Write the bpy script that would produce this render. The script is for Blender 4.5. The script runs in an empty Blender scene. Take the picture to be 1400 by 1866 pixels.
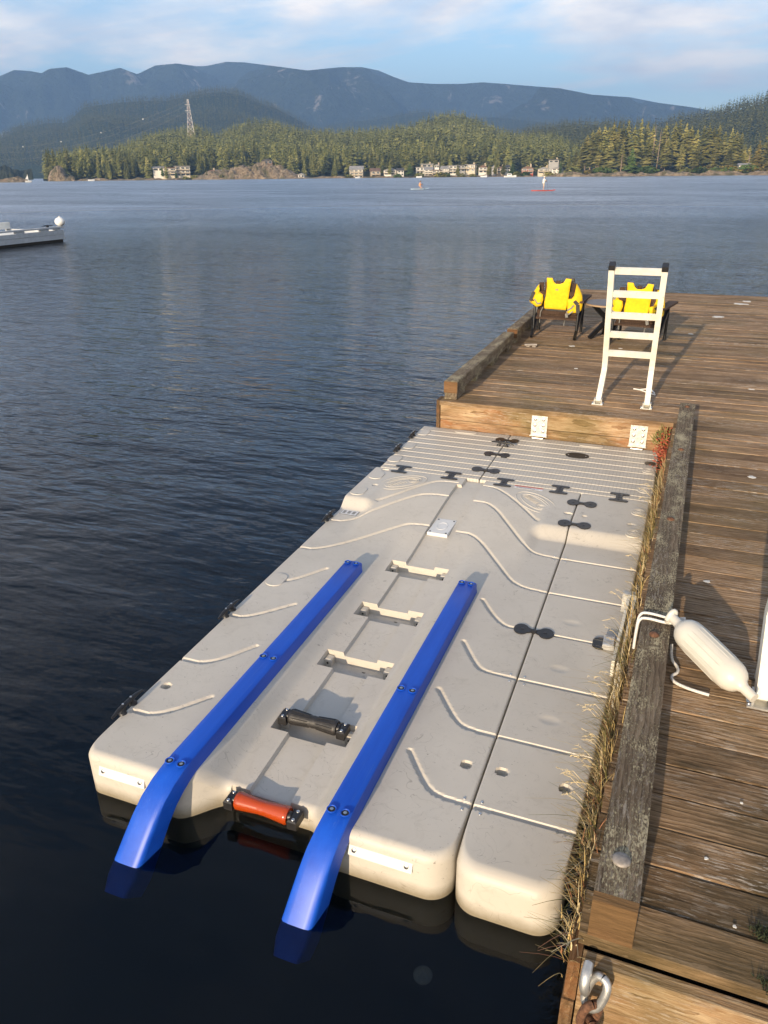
import bpy, bmesh, math, random
import numpy as np
from mathutils import Vector, Matrix
random.seed(7); rng = np.random.default_rng(11)
S = bpy.context.scene; C = S.collection
RAD = math.radians

# ------------------------------------------------------------------ camera
FPX, PITCH, ROLL, YAW, CAMZ = 1359.0, 0.42617523, -0.00940201, 0.36997398, 2.40
def _axes():
    cp, sp = math.cos(PITCH), math.sin(PITCH)
    fw = np.array([0, cp, -sp]); rt = np.array([1., 0, 0]); up = np.array([0, sp, cp])
    cr, sr = math.cos(ROLL), math.sin(ROLL)
    rt, up = cr*rt + sr*up, -sr*rt + cr*up
    c, s = math.cos(YAW), math.sin(YAW)
    Z = np.array([[c, -s, 0], [s, c, 0], [0, 0, 1]])
    return Z@rt, Z@up, Z@fw
RT, UP, FW = _axes()
cam = bpy.data.objects.new('camera', bpy.data.cameras.new('camera')); C.objects.link(cam)
cam.matrix_world = Matrix(((RT[0], UP[0], -FW[0], 0), (RT[1], UP[1], -FW[1], 0), (RT[2], UP[2], -FW[2], CAMZ), (0, 0, 0, 1)))
cam.data.sensor_fit = 'HORIZONTAL'; cam.data.sensor_width = 36; cam.data.lens = 36*FPX/1400
cam.data.clip_start = 0.05; cam.data.clip_end = 30000
S.camera = cam
# ------------------------------------------------------------------ sun, sky, exposure
SUN_EL, SUN_AZ = RAD(15.0), RAD(6.3)       # light travels towards +Y, slightly to +X
trav = Vector((math.sin(SUN_AZ)*math.cos(SUN_EL), math.cos(SUN_AZ)*math.cos(SUN_EL), -math.sin(SUN_EL)))
sun = bpy.data.objects.new('sun', bpy.data.lights.new('sun', 'SUN')); C.objects.link(sun)
sun.rotation_euler = trav.to_track_quat('-Z', 'Y').to_euler()
sun.data.energy = 3.8; sun.data.angle = RAD(0.5); sun.data.color = (1.0, 0.81, 0.58)
W = bpy.data.worlds.new('World'); S.world = W; W.use_nodes = True
wt = W.node_tree; wt.nodes.clear()
def wn(t, **k):
    n = wt.nodes.new(t)
    for a, b in k.items():
        if a in n.inputs: n.inputs[a].default_value = b
        else: setattr(n, a, b)
    return n
wl = wt.links.new
PUFF = (8.8, 7.3, 0.0)
sky = wn('ShaderNodeTexSky', sky_type='NISHITA', sun_disc=False, sun_elevation=SUN_EL, sun_rotation=RAD(180)+SUN_AZ,
         air_density=1.0, dust_density=0.25, ozone_density=2.2, altitude=10)
tc = wn('ShaderNodeTexCoord')
sep = wn('ShaderNodeSeparateXYZ'); wl(tc.outputs['Generated'], sep.inputs[0])
def wmath(op, a, b=None, clamp=False):
    n = wn('ShaderNodeMath', operation=op); n.use_clamp = clamp
    for i, v in enumerate((a, b)):
        if v is None: continue
        if isinstance(v, (int, float)): n.inputs[i].default_value = v
        else: wl(v, n.inputs[i])
    return n.outputs[0]
zz = wmath('ADD', wmath('MAXIMUM', sep.outputs[2], 0.0), 0.16)
cmb = wn('ShaderNodeCombineXYZ')
wl(wmath('DIVIDE', sep.outputs[0], zz), cmb.inputs[0]); wl(wmath('DIVIDE', sep.outputs[1], zz), cmb.inputs[1])
mp = wn('ShaderNodeMapping'); wl(cmb.outputs[0], mp.inputs[0])
mp.inputs['Rotation'].default_value = (0, 0, RAD(35)); mp.inputs['Scale'].default_value = (0.75, 1.5, 1); mp.inputs['Location'].default_value = (5.4, 2.2, 0)
n1 = wn('ShaderNodeTexNoise', **{'Scale': 1.0, 'Detail': 9.0, 'Roughness': 0.62, 'Distortion': 0.9}); wl(mp.outputs[0], n1.inputs['Vector'])
n2 = wn('ShaderNodeTexNoise', **{'Scale': 0.28, 'Detail': 3.0, 'Roughness': 0.5}); wl(cmb.outputs[0], n2.inputs['Vector'])
puff = wn('ShaderNodeTexNoise', **{'Scale': 1.15, 'Detail': 8.0, 'Roughness': 0.58, 'Distortion': 0.25}); mp2 = wn('ShaderNodeMapping'); wl(cmb.outputs[0], mp2.inputs[0]); mp2.inputs['Location'].default_value = PUFF; wl(mp2.outputs[0], puff.inputs['Vector'])
cov = wmath('ADD', wmath('MULTIPLY', wmath('ADD', n1.outputs['Fac'], puff.outputs['Fac']), 0.5), wmath('MULTIPLY', wmath('SUBTRACT', n2.outputs['Fac'], 0.5), 0.35))
cr_ = wn('ShaderNodeValToRGB'); cr_.color_ramp.elements[0].position = 0.42; cr_.color_ramp.elements[1].position = 0.56
wl(cov, cr_.inputs[0])
n3 = wn('ShaderNodeTexNoise', **{'Scale': 2.2, 'Detail': 6.0, 'Roughness': 0.6}); wl(mp2.outputs[0], n3.inputs['Vector'])
ccr = wn('ShaderNodeMapRange'); wl(n3.outputs['Fac'], ccr.inputs[0]); ccr.inputs[1].default_value = 0.35; ccr.inputs[2].default_value = 0.65
ccol = wn('ShaderNodeMix', data_type='RGBA'); wl(ccr.outputs[0], ccol.inputs[0])
ccol.inputs[6].default_value = (5.5, 5.2, 5.1, 1); ccol.inputs[7].default_value = (9.8, 8.3, 6.7, 1)
thin = wn('ShaderNodeMapRange', interpolation_type='SMOOTHSTEP'); wl(sep.outputs[2], thin.inputs[0]); thin.inputs[1].default_value = 0.80; thin.inputs[2].default_value = 0.45; thin.inputs[3].default_value = 0.12; thin.inputs[4].default_value = 0.88
smix = wn('ShaderNodeMix', data_type='RGBA')
wl(wmath('MULTIPLY', cr_.outputs[0], thin.outputs[0]), smix.inputs[0]); wl(sky.outputs[0], smix.inputs[6]); wl(ccol.outputs[2], smix.inputs[7])
bg = wn('ShaderNodeBackground', Strength=0.15); wl(smix.outputs[2], bg.inputs[0])
wo = wn('ShaderNodeOutputWorld'); wl(bg.outputs[0], wo.inputs[0])
S.view_settings.view_transform = 'Standard'; S.view_settings.look = 'None'; S.view_settings.gamma = 1.0
S.view_settings.use_curve_mapping = False; S.view_settings.exposure = 0.72
S.render.engine = 'CYCLES'
S.cycles.max_bounces = 8; S.cycles.volume_bounces = 0; S.cycles.transparent_max_bounces = 12
S.cycles.caustics_reflective = False; S.cycles.caustics_refractive = False
S.cycles.use_denoising = True

# ------------------------------------------------------------------ helpers
def pray(px, py):                      # direction in which the photograph shows a far thing
    return FW + RT*(px-700)/FPX - UP*(py-933)/FPX
def far(px, py, dist):                 # a far point: bearing and elevation as seen, at its own distance
    d = pray(px, py); h = math.hypot(d[0], d[1]); return Vector((d[0]/h*dist, d[1]/h*dist, CAMZ + d[2]/h*dist))
def bearing(px):
    d = pray(px, 320); return math.atan2(d[0], d[1])

class MB:
    def __init__(s): s.v = []; s.f = []
    def add(s, vs, fs):
        o = len(s.v); s.v += [tuple(map(float, v)) for v in vs]; s.f += [tuple(i+o for i in f) for f in fs]; return s
    def box(s, a, b, rot=None, piv=None, ch=0.0):
        x0, y0, z0 = a; x1, y1, z1 = b
        if ch > 0:
            vs = []
            for z, k in ((z0, 0), (z1-ch, 0), (z1, ch)):
                vs += [(x0+k, y0+k, z), (x1-k, y0+k, z), (x1-k, y1-k, z), (x0+k, y1-k, z)]
            fs = [(3, 2, 1, 0), (8, 9, 10, 11)]
            for l in (0, 4):
                for i in range(4): fs.append((l+i, l+(i+1) % 4, l+4+(i+1) % 4, l+4+i))
        else:
            vs = [(x0, y0, z0), (x1, y0, z0), (x1, y1, z0), (x0, y1, z0), (x0, y0, z1), (x1, y0, z1), (x1, y1, z1), (x0, y1, z1)]
            fs = [(3, 2, 1, 0), (4, 5, 6, 7), (0, 1, 5, 4), (1, 2, 6, 5), (2, 3, 7, 6), (3, 0, 4, 7)]
        if rot is not None:
            p = Vector(piv if piv is not None else ((x0+x1)/2, (y0+y1)/2, (z0+z1)/2)); vs = [p + rot@(Vector(v)-p) for v in vs]
        return s.add(vs, fs)
    def bar(s, p, q, w, h, up=(0, 0, 1)):          # rectangular bar from p to q, w sideways, h along up
        p, q = Vector(p), Vector(q); d = (q-p).normalized(); u = Vector(up)
        sd = d.cross(u).normalized(); u = sd.cross(d).normalized()
        vs = []
        for c in (p, q):
            for a, b in ((-1, -1), (1, -1), (1, 1), (-1, 1)): vs.append(c + sd*w/2*a + u*h/2*b)
        return s.add(vs, [(0, 1, 2, 3), (7, 6, 5, 4), (0, 4, 5, 1), (1, 5, 6, 2), (2, 6, 7, 3), (3, 7, 4, 0)])
    def tube(s, pts, r, n=8, cap=True, flat=1.0):
        pts = [Vector(p) for p in pts]; R = r if isinstance(r, (list, tuple)) else [r]*len(pts)
        rings = []; u = None
        for i, p in enumerate(pts):
            a = pts[max(i-1, 0)]; b = pts[min(i+1, len(pts)-1)]; d = (b-a).normalized()
            if u is None: u = d.orthogonal().normalized()
            u = (u - d*u.dot(d)).normalized(); w = d.cross(u)
            rings.append([p + (u*math.cos(t)+w*math.sin(t)*flat)*R[i] for t in [2*math.pi*k/n for k in range(n)]])
        vs = [v for r_ in rings for v in r_]; fs = []
        for i in range(len(pts)-1):
            for k in range(n): fs.append((i*n+k, i*n+(k+1) % n, (i+1)*n+(k+1) % n, (i+1)*n+k))
        if cap: fs.append(tuple(range(n-1, -1, -1))); fs.append(tuple((len(pts)-1)*n+k for k in range(n)))
        return s.add(vs, fs)
    def lathe(s, prof, o, axis, n=20, sx=1.0):     # prof: [(t along axis, radius)]
        o = Vector(o); d = Vector(axis).normalized(); u = d.orthogonal().normalized(); w = d.cross(u)
        vs = []; fs = []
        for t, r in prof:
            for k in range(n):
                a = 2*math.pi*k/n; vs.append(o + d*t + (u*math.cos(a)*sx + w*math.sin(a))*max(r, 1e-5))
        for i in range(len(prof)-1):
            for k in range(n): fs.append((i*n+k, i*n+(k+1) % n, (i+1)*n+(k+1) % n, (i+1)*n+k))
        fs.append(tuple(range(n-1, -1, -1))); fs.append(tuple((len(prof)-1)*n+k for k in range(n)))
        return s.add(vs, fs)
    def prism(s, poly, z0, z1, ch=0.0):            # polygon in XY (counter-clockwise), extruded
        n = len(poly); cx = sum(p[0] for p in poly)/n; cy = sum(p[1] for p in poly)/n
        lv = [(z0, 1), (z1-ch, 1), (z1, 1-ch*8)] if ch else [(z0, 1), (z1, 1)]
        vs = []
        for z, k in lv: vs += [(cx+(p[0]-cx)*k, cy+(p[1]-cy)*k, z) for p in poly]
        fs = [tuple(range(n-1, -1, -1)), tuple((len(lv)-1)*n+i for i in range(n))]
        for l in range(len(lv)-1):
            for i in range(n): fs.append((l*n+i, l*n+(i+1) % n, (l+1)*n+(i+1) % n, (l+1)*n+i))
        return s.add(vs, fs)
    def xf(s, m, i0=0):
        for i in range(i0, len(s.v)): s.v[i] = tuple(m@Vector(s.v[i]))
        return s

def mesh_obj(name, mb, mat, parent=None, smooth=None, off=None):
    me = bpy.data.meshes.new(name)
    vs = mb.v if off is None else [(x-off[0], y-off[1], z-off[2]) for x, y, z in mb.v]
    me.from_pydata(vs, [], mb.f); me.validate(); 
    bm = bmesh.new(); bm.from_mesh(me); bmesh.ops.recalc_face_normals(bm, faces=bm.faces); bm.to_mesh(me); bm.free()
    if mat is not None: me.materials.append(mat)
    if smooth is not None:
        me.polygons.foreach_set('use_smooth', [True]*len(me.polygons)); me.set_sharp_from_angle(angle=RAD(smooth))
    o = bpy.data.objects.new(name, me); C.objects.link(o)
    if parent is not None: o.parent = parent
    return o
def np_obj(name, V, F, mat, parent=None, smooth=None):
    me = bpy.data.meshes.new(name); V = np.asarray(V, np.float32); F = np.asarray(F, np.int32); k = F.shape[1]
    me.vertices.add(len(V)); me.vertices.foreach_set('co', V.ravel())
    me.loops.add(F.size); me.loops.foreach_set('vertex_index', F.ravel())
    me.polygons.add(len(F)); me.polygons.foreach_set('loop_start', np.arange(0, F.size, k, dtype=np.int32))
    me.update(calc_edges=True); me.validate()
    if mat is not None: me.materials.append(mat)
    if smooth is not None:
        me.polygons.foreach_set('use_smooth', [True]*len(me.polygons)); me.set_sharp_from_angle(angle=RAD(smooth))
    o = bpy.data.objects.new(name, me); C.objects.link(o)
    if parent is not None: o.parent = parent
    return o
def tag(o, label=None, cat=None, group=None, kind=None):
    if label: o['label'] = label
    if cat: o['category'] = cat
    if group: o['group'] = group
    if kind: o['kind'] = kind
    return o
def thing(name, label, cat, loc=(0, 0, 0), rz=0.0, group=None):
    o = bpy.data.objects.new(name, None); C.objects.link(o); o.location = loc; o.rotation_euler = (0, 0, rz)
    o.empty_display_size = 0.1
    return tag(o, label, cat, group)
def part(name, mb, mat, parent, smooth=None):      # mb in world coordinates, parent an unrotated top-level Empty (or its child)
    L = parent.location.copy(); q = parent
    while q.parent is not None: q = q.parent; L += q.location
    return mesh_obj(name, mb, mat, parent, smooth, off=L)
def lpart(name, mb, mat, parent, smooth=None): return mesh_obj(name, mb, mat, parent, smooth)
KIDS = {}
def copy_tree(o, parent=None):
    c = o.copy(); C.objects.link(c); c.parent = parent
    if parent is not None: c.matrix_parent_inverse = o.matrix_parent_inverse.copy()
    for k in list(o.children): copy_tree(k, c)
    return c
def rotz(a): return Matrix.Rotation(a, 3, 'Z')

# ------------------------------------------------------------------ numpy noise
def _h(ix, iy, seed):
    n = (ix.astype(np.int64)*374761393 + iy.astype(np.int64)*668265263 + seed*1442695041) & 0x7fffffff
    n = ((n ^ (n >> 13))*1274126177) & 0x7fffffff
    return ((n ^ (n >> 16)) & 0xffff)/65535.0
def vnoise(x, y, seed=0):
    x = np.asarray(x, float); y = np.asarray(y, float); ix = np.floor(x); iy = np.floor(y); fx = x-ix; fy = y-iy
    fx = fx*fx*(3-2*fx); fy = fy*fy*(3-2*fy)
    a = _h(ix, iy, seed); b = _h(ix+1, iy, seed); c = _h(ix, iy+1, seed); d = _h(ix+1, iy+1, seed)
    return (a*(1-fx)+b*fx)*(1-fy) + (c*(1-fx)+d*fx)*fy
def fbm(x, y, seed=0, octv=5, gain=0.5):
    t = 0; a = 1.0; s = 0
    for i in range(octv): t = t + a*vnoise(x*2**i, y*2**i, seed+i*17); s += a; a *= gain
    return t/s
def sstep(a, b, x):
    t = np.clip((x-a)/(b-a), 0, 1); return t*t*(3-2*t)

# ------------------------------------------------------------------ materials
class NT:
    def __init__(s, name):
        s.m = bpy.data.materials.new(name); s.m.use_nodes = True; s.t = s.m.node_tree; s.t.nodes.clear()
        s.out = s.n('ShaderNodeOutputMaterial'); s.b = s.n('ShaderNodeBsdfPrincipled'); s.l(s.b.outputs[0], s.out.inputs[0])
    def n(s, t, **k):
        n = s.t.nodes.new(t)
        for a, b in k.items():
            if a in n.inputs: n.inputs[a].default_value = b
            else: setattr(n, a, b)
        return n
    def l(s, a, b): s.t.links.new(a, b)
    def inp(s, sock, v):
        if hasattr(v, 'is_linked') or hasattr(v, 'links'): s.l(v, sock)
        elif isinstance(v, (tuple, list)) and len(v) == 3 and len(sock.default_value) == 4: sock.default_value = (*v, 1)
        else: sock.default_value = v
    def math(s, op, a, b=None, clamp=False):
        n = s.n('ShaderNodeMath', operation=op); n.use_clamp = clamp; s.inp(n.inputs[0], a)
        if b is not None: s.inp(n.inputs[1], b)
        return n.outputs[0]
    def pos(s, scale=(1, 1, 1), rand=True, obj=False):
        if obj: v = s.n('ShaderNodeTexCoord').outputs['Object']
        else: v = s.n('ShaderNodeNewGeometry').outputs['Position']
        if rand:
            oi = s.n('ShaderNodeObjectInfo'); mu = s.n('ShaderNodeVectorMath', operation='SCALE'); mu.inputs[0].default_value = (37.1, 91.7, 53.3)
            s.l(oi.outputs['Random'], mu.inputs['Scale']); ad = s.n('ShaderNodeVectorMath', operation='ADD'); s.l(v, ad.inputs[0]); s.l(mu.outputs[0], ad.inputs[1]); v = ad.outputs[0]
        m = s.n('ShaderNodeVectorMath', operation='MULTIPLY'); s.l(v, m.inputs[0]); m.inputs[1].default_value = scale
        return m.outputs[0]
    def noise(s, vec, scale=1.0, detail=5.0, rough=0.55, dist=0.0, out='Fac'):
        n = s.n('ShaderNodeTexNoise', **{'Scale': scale, 'Detail': detail, 'Roughness': rough, 'Distortion': dist}); s.l(vec, n.inputs['Vector']); return n.outputs[out]
    def ramp(s, fac, *stops):
        r = s.n('ShaderNodeValToRGB'); e = r.color_ramp.elements
        while len(e) < len(stops): e.new(0.5)
        for i, (p, c) in enumerate(stops): e[i].position = p; e[i].color = (*c, 1) if len(c) == 3 else c
        s.l(fac, r.inputs[0]); return r.outputs[0]
    def step(s, fac, a, b):
        r = s.n('ShaderNodeMapRange'); s.l(fac, r.inputs[0]); r.inputs[1].default_value = a; r.inputs[2].default_value = b; return r.outputs[0]
    def mix(s, f, a, b, mode='MIX'):
        m = s.n('ShaderNodeMix', data_type='RGBA', blend_type=mode); s.inp(m.inputs[0], f); s.inp(m.inputs[6], a); s.inp(m.inputs[7], b); return m.outputs[2]
    def bump(s, h, strength=0.5, dist=0.01):
        b = s.n('ShaderNodeBump', Strength=strength, Distance=dist); s.l(h, b.inputs['Height']); s.l(b.outputs[0], s.b.inputs['Normal']); return b
    def vary(s, col, amt):
        oi = s.n('ShaderNodeObjectInfo'); hs = s.n('ShaderNodeHueSaturation'); s.l(col, hs.inputs['Color'])
        s.l(s.math('ADD', s.math('MULTIPLY', oi.outputs['Random'], amt), 1-amt/2), hs.inputs['Value']); return hs.outputs[0]
    def done(s, col=None, rough=None, metal=None, **k):
        if col is not None: s.inp(s.b.inputs['Base Color'], col)
        if rough is not None: s.inp(s.b.inputs['Roughness'], rough)
        if metal is not None: s.b.inputs['Metallic'].default_value = metal
        for a, b in k.items(): s.b.inputs[a].default_value = b
        return s.m
def plain(name, col, rough=0.5, metal=0.0, var=0.25, scale=40.0, bump=0.0, obj=True, **k):
    t = NT(name); v = t.pos(obj=obj); f = t.noise(v, scale, 4)
    c2 = tuple(min(1, c*(1+var)) for c in col); c1 = tuple(c*(1-var) for c in col)
    c = t.ramp(f, (0.3, c1), (0.7, c2))
    if bump: t.bump(f, bump, 0.004)
    return t.done(c, rough, metal, **k)

def wood(name, ax, dark, mid, light, fleck=0.0, green=0.0, lichen=0.0, orange=0.0, vary=0.5, near_dark=0.0):
    t = NT(name)
    def sc(al, ac): return (al, ac, ac) if ax == 'X' else (ac, al, ac) if ax == 'Y' else (ac, ac, al)
    g = t.noise(t.pos(sc(5.0, 80)), 1, 8, 0.70, 0.8)
    wv = t.n('ShaderNodeTexWave', wave_type='BANDS', bands_direction={'X': 'Y', 'Y': 'X', 'Z': 'X'}[ax], wave_profile='SAW', **{'Scale': 7.0, 'Distortion': 9.0, 'Detail': 4.0, 'Detail Scale': 0.9, 'Detail Roughness': 0.55}); t.l(t.pos(sc(0.5, 2.2)), wv.inputs['Vector'])
    g2 = t.step(wv.outputs['Fac'], -0.45, 1.45)
    g3 = t.noise(t.pos(sc(14, 230)), 1, 4, 0.75, 0.4)
    gm = t.math('ADD', t.math('ADD', t.math('MULTIPLY', g, 0.46), t.math('MULTIPLY', g2, 0.26)), t.math('MULTIPLY', g3, 0.28))
    col = t.ramp(gm, (0.38, dark), (0.5, mid), (0.62, light))
    blot = t.noise(t.pos(sc(1.7, 4.0)), 1, 6, 0.62)
    col = t.mix(t.step(blot, 0.44, 0.66), col, t.mix(0.68, col, dark))
    if orange:
        ob = t.noise(t.pos(sc(2.6, 5.0)), 1, 5, 0.65, 0.6)
        col = t.mix(t.math('MULTIPLY', t.step(ob, 0.5, 0.68), orange), col, (0.34, 0.13, 0.045))
    if green:
        gb = t.noise(t.pos((1.1, 1.1, 1.1), rand=False), 1, 4, 0.6)
        col = t.mix(t.math('MULTIPLY', t.step(gb, 0.46, 0.66), green), col, (0.085, 0.078, 0.022))
    if near_dark:  # dark olive patches, denser towards the near end of the deck
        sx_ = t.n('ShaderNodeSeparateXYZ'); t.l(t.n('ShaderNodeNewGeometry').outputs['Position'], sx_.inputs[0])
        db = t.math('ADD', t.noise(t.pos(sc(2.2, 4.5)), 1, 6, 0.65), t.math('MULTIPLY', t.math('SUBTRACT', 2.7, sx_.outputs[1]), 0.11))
        col = t.mix(t.math('MULTIPLY', t.step(db, 0.46, 0.70), near_dark), col, t.mix(0.72, col, (0.030, 0.024, 0.009)))
    h = gm
    if fleck:
        fl = t.noise(t.pos(sc(16, 110)), 1, 5, 0.75)
        fp = t.noise(t.pos(sc(1.3, 5.5)), 1, 4, 0.6)
        ff = t.math('MULTIPLY', t.step(fl, 0.53, 0.60), t.step(fp, 0.42, 0.60))
        col = t.mix(t.math('MULTIPLY', ff, fleck), col, (0.46, 0.41, 0.34))
    if lichen:
        ll = t.noise(t.pos(sc(60, 190), rand=False), 1, 6, 0.78); lp = t.noise(t.pos(sc(5, 11), rand=False), 1, 5, 0.7)
        lf = t.step(t.math('ADD', ll, t.math('MULTIPLY', t.math('SUBTRACT', lp, 0.5), 0.70)), 0.50, 0.60)
        col = t.mix(t.math('MULTIPLY', lf, lichen), col, (0.48, 0.41, 0.26))
        h = t.math('ADD', h, t.math('MULTIPLY', lf, 0.25))
    col = t.vary(col, vary)
    t.bump(h, 1.0, 0.010)
    return t.done(col, 0.82, **{'Specular IOR Level': 0.25})

def m_plastic():
    t = NT('grey_float_plastic'); base = (0.535, 0.494, 0.425)
    big = t.noise(t.pos((1, 1, 1), rand=False), 2.2, 5, 0.6)
    col = t.mix(t.step(big, 0.35, 0.7), base, (0.480, 0.442, 0.378))
    st = t.noise(t.pos((1, 1, 1), rand=False), 11, 6, 0.7, 1.5)
    col = t.mix(t.math('MULTIPLY', t.step(st, 0.54, 0.74), 0.30), col, (0.30, 0.265, 0.215))
    sp = t.noise(t.pos((1, 1, 1), rand=False), 85, 3, 0.6, 0.8); spm = t.noise(t.pos((1, 1, 1), rand=False), 3.1, 4, 0.6)
    col = t.mix(t.math('MULTIPLY', t.math('MULTIPLY', t.step(sp, 0.66, 0.72), t.step(spm, 0.48, 0.62)), 0.75), col, (0.12, 0.10, 0.08))
    # thin curved scuffs: narrow level bands of a distorted noise
    sn = t.noise(t.pos((6, 9, 6), rand=False), 1, 2, 0.4, 2.2)
    ab = t.math('ABSOLUTE', t.math('SUBTRACT', sn, 0.52)); sm = t.noise(t.pos((1, 1, 1), rand=False), 4.7, 3, 0.6)
    col = t.mix(t.math('MULTIPLY', t.math('MULTIPLY', t.step(ab, 0.006, 0.0), t.step(sm, 0.46, 0.56)), 0.60), col, (0.17, 0.15, 0.125))
    # waterline stain low on the sides
    gz = t.n('ShaderNodeSeparateXYZ'); t.l(t.n('ShaderNodeNewGeometry').outputs['Position'], gz.inputs[0])
    wl_ = t.math('ADD', gz.outputs[2], t.math('MULTIPLY', t.noise(t.pos((1, 1, 1), rand=False), 9, 5, 0.7), 0.05))
    col = t.mix(t.math('MULTIPLY', t.step(wl_, 0.095, 0.035), 0.8), col, (0.17, 0.135, 0.075))
    f = t.noise(t.pos((1, 1, 1), rand=False), 260, 3); f2 = t.noise(t.pos((1, 1, 1), rand=False), 5, 3)
    t.bump(t.math('ADD', t.math('MULTIPLY', f, 0.05), f2), 0.30, 0.006)
    return t.done(col, t.step(st, 0.2, 0.9), **{'Specular IOR Level': 0.3}), t
PLASTIC, _t = m_plastic(); _t.b.inputs['Roughness'].default_value = 0.5
for l in list(_t.b.inputs['Roughness'].links): _t.t.links.remove(l)
_t.b.inputs['Roughness'].default_value = 0.46

def m_tread():
    t = NT('tread_plastic'); v = t.pos((1, 1, 1), rand=False)
    br = t.n('ShaderNodeTexBrick', offset=0.0, **{'Scale': 1.0, 'Mortar Size': 0.0028, 'Mortar Smooth': 0.2, 'Brick Width': 0.026, 'Row Height': 0.0262}); t.l(v, br.inputs['Vector'])
    big = t.noise(v, 2.2, 5, 0.6)
    col = t.mix(t.step(big, 0.35, 0.7), (0.535, 0.494, 0.425), (0.480, 0.442, 0.378))
    col = t.mix(t.math('MULTIPLY', br.outputs['Fac'], 0.35), col, (0.24, 0.22, 0.19))
    t.bump(t.math('SUBTRACT', 1.0, br.outputs['Fac']), 0.6, 0.004)
    return t.done(col, 0.5, **{'Specular IOR Level': 0.3})
TREAD = m_tread()
def m_blue():
    t = NT('blue_runner_plastic'); v = t.pos((1, 1, 1), rand=False)
    f = t.noise(t.pos((14, 2.2, 14), rand=False), 1, 6, 0.65); s2 = t.noise(v, 30, 5, 0.7)
    col = t.ramp(f, (0.3, (0.004, 0.060, 0.42)), (0.7, (0.007, 0.085, 0.52)))
    col = t.mix(t.math('MULTIPLY', t.step(s2, 0.62, 0.80), 0.07), col, (0.30, 0.36, 0.52))
    sc_ = t.noise(t.pos((150, 2.5, 60), rand=False), 1, 5, 0.75, 0.4); sm_ = t.noise(t.pos((9, 2.2, 5), rand=False), 1, 4, 0.6)
    col = t.mix(t.math('MULTIPLY', t.math('MULTIPLY', t.step(sc_, 0.58, 0.70), t.step(sm_, 0.45, 0.62)), 0.30), col, (0.16, 0.25, 0.50))
    t.bump(s2, 0.02, 0.003); return t.done(col, 0.42, **{'Specular IOR Level': 0.4})
BLUE = m_blue()
BLACK = plain('black_moulded_plastic', (0.016, 0.015, 0.015), 0.42, 0, 0.4, 60, 0.15)
WHITE = plain('white_moulded_plastic', (0.66, 0.65, 0.62), 0.45, 0, 0.05, 12, 0.05)
def m_paint():
    t = NT('weathered_white_paint'); v = t.pos((1, 1, 1), rand=False); a = t.noise(v, 9, 6, 0.65); b = t.noise(t.pos((40, 40, 11), rand=False), 1, 5, 0.7)
    col = t.mix(t.step(a, 0.45, 0.75), (0.72, 0.70, 0.62), (0.62, 0.57, 0.44)); col = t.mix(t.math('MULTIPLY', t.step(b, 0.62, 0.70), 0.6), col, (0.30, 0.23, 0.12))
    t.bump(b, 0.15, 0.002); return t.done(col, 0.45)
PAINT = m_paint()
GALV = plain('galvanized_steel', (0.55, 0.54, 0.51), 0.42, 0.75, 0.22, 30, 0.12)
STEEL = plain('stainless_bolt', (0.60, 0.59, 0.57), 0.28, 1.0, 0.1, 90)
RUST = plain('rusty_iron', (0.12, 0.055, 0.028), 0.85, 0.1, 0.6, 90, 0.7)
DULL = plain('dull_zinc', (0.27, 0.24, 0.21), 0.6, 0.4, 0.3, 70, 0.4)
ROLLER = NT('orange_roller'); 
ROLLER = ROLLER.done((0.56, 0.075, 0.010), 0.18, 0, **{'Transmission Weight': 0.40, 'Coat Weight': 0.4, 'IOR': 1.46})
RUBBER = plain('black_roller_rubber', (0.020, 0.018, 0.017), 0.5, 0, 0.5, 45, 0.3)
ROPE = plain('white_rope', (0.66, 0.64, 0.60), 0.8, 0, 0.2, 200, 0.6)
FENDER = plain('white_vinyl', (0.56, 0.53, 0.46), 0.38, 0, 0.06, 14, 0.05)
FABRIC = plain('yellow_fabric', (0.82, 0.54, 0.010), 0.75, 0, 0.10, 30, 0.3)
GREYFAB = plain('charcoal_fabric', (0.055, 0.055, 0.055), 0.8, 0, 0.3, 40, 0.2)
REFLECT = plain('grey_webbing', (0.24, 0.235, 0.22), 0.6, 0, 0.2, 60, 0.2)
SLAT = wood('brown_composite_slat', 'Z', (0.050, 0.030, 0.020), (0.085, 0.052, 0.036), (0.13, 0.085, 0.06), 0, 0, 0, 0, 0.2)
FRAME = plain('black_metal', (0.012, 0.012, 0.013), 0.35, 0.3, 0.3, 30)
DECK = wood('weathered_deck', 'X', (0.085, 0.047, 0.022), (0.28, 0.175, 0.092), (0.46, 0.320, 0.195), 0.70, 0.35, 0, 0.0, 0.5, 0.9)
KERB = wood('lichen_timber', 'Y', (0.060, 0.040, 0.024), (0.155, 0.112, 0.070), (0.28, 0.215, 0.145), 0.5, 0, 0.85, 0, 0.1)
FASCIA = wood('sunned_timber', 'X', (0.14, 0.075, 0.036), (0.36, 0.225, 0.12), (0.56, 0.41, 0.25), 0.4, 0.55, 0, 0.6, 0.25)
ENDGRAIN = wood('sawn_end', 'X', (0.075, 0.036, 0.016), (0.135, 0.070, 0.032), (0.20, 0.11, 0.052), 0, 0.2, 0, 0.3, 0.2)

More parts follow.
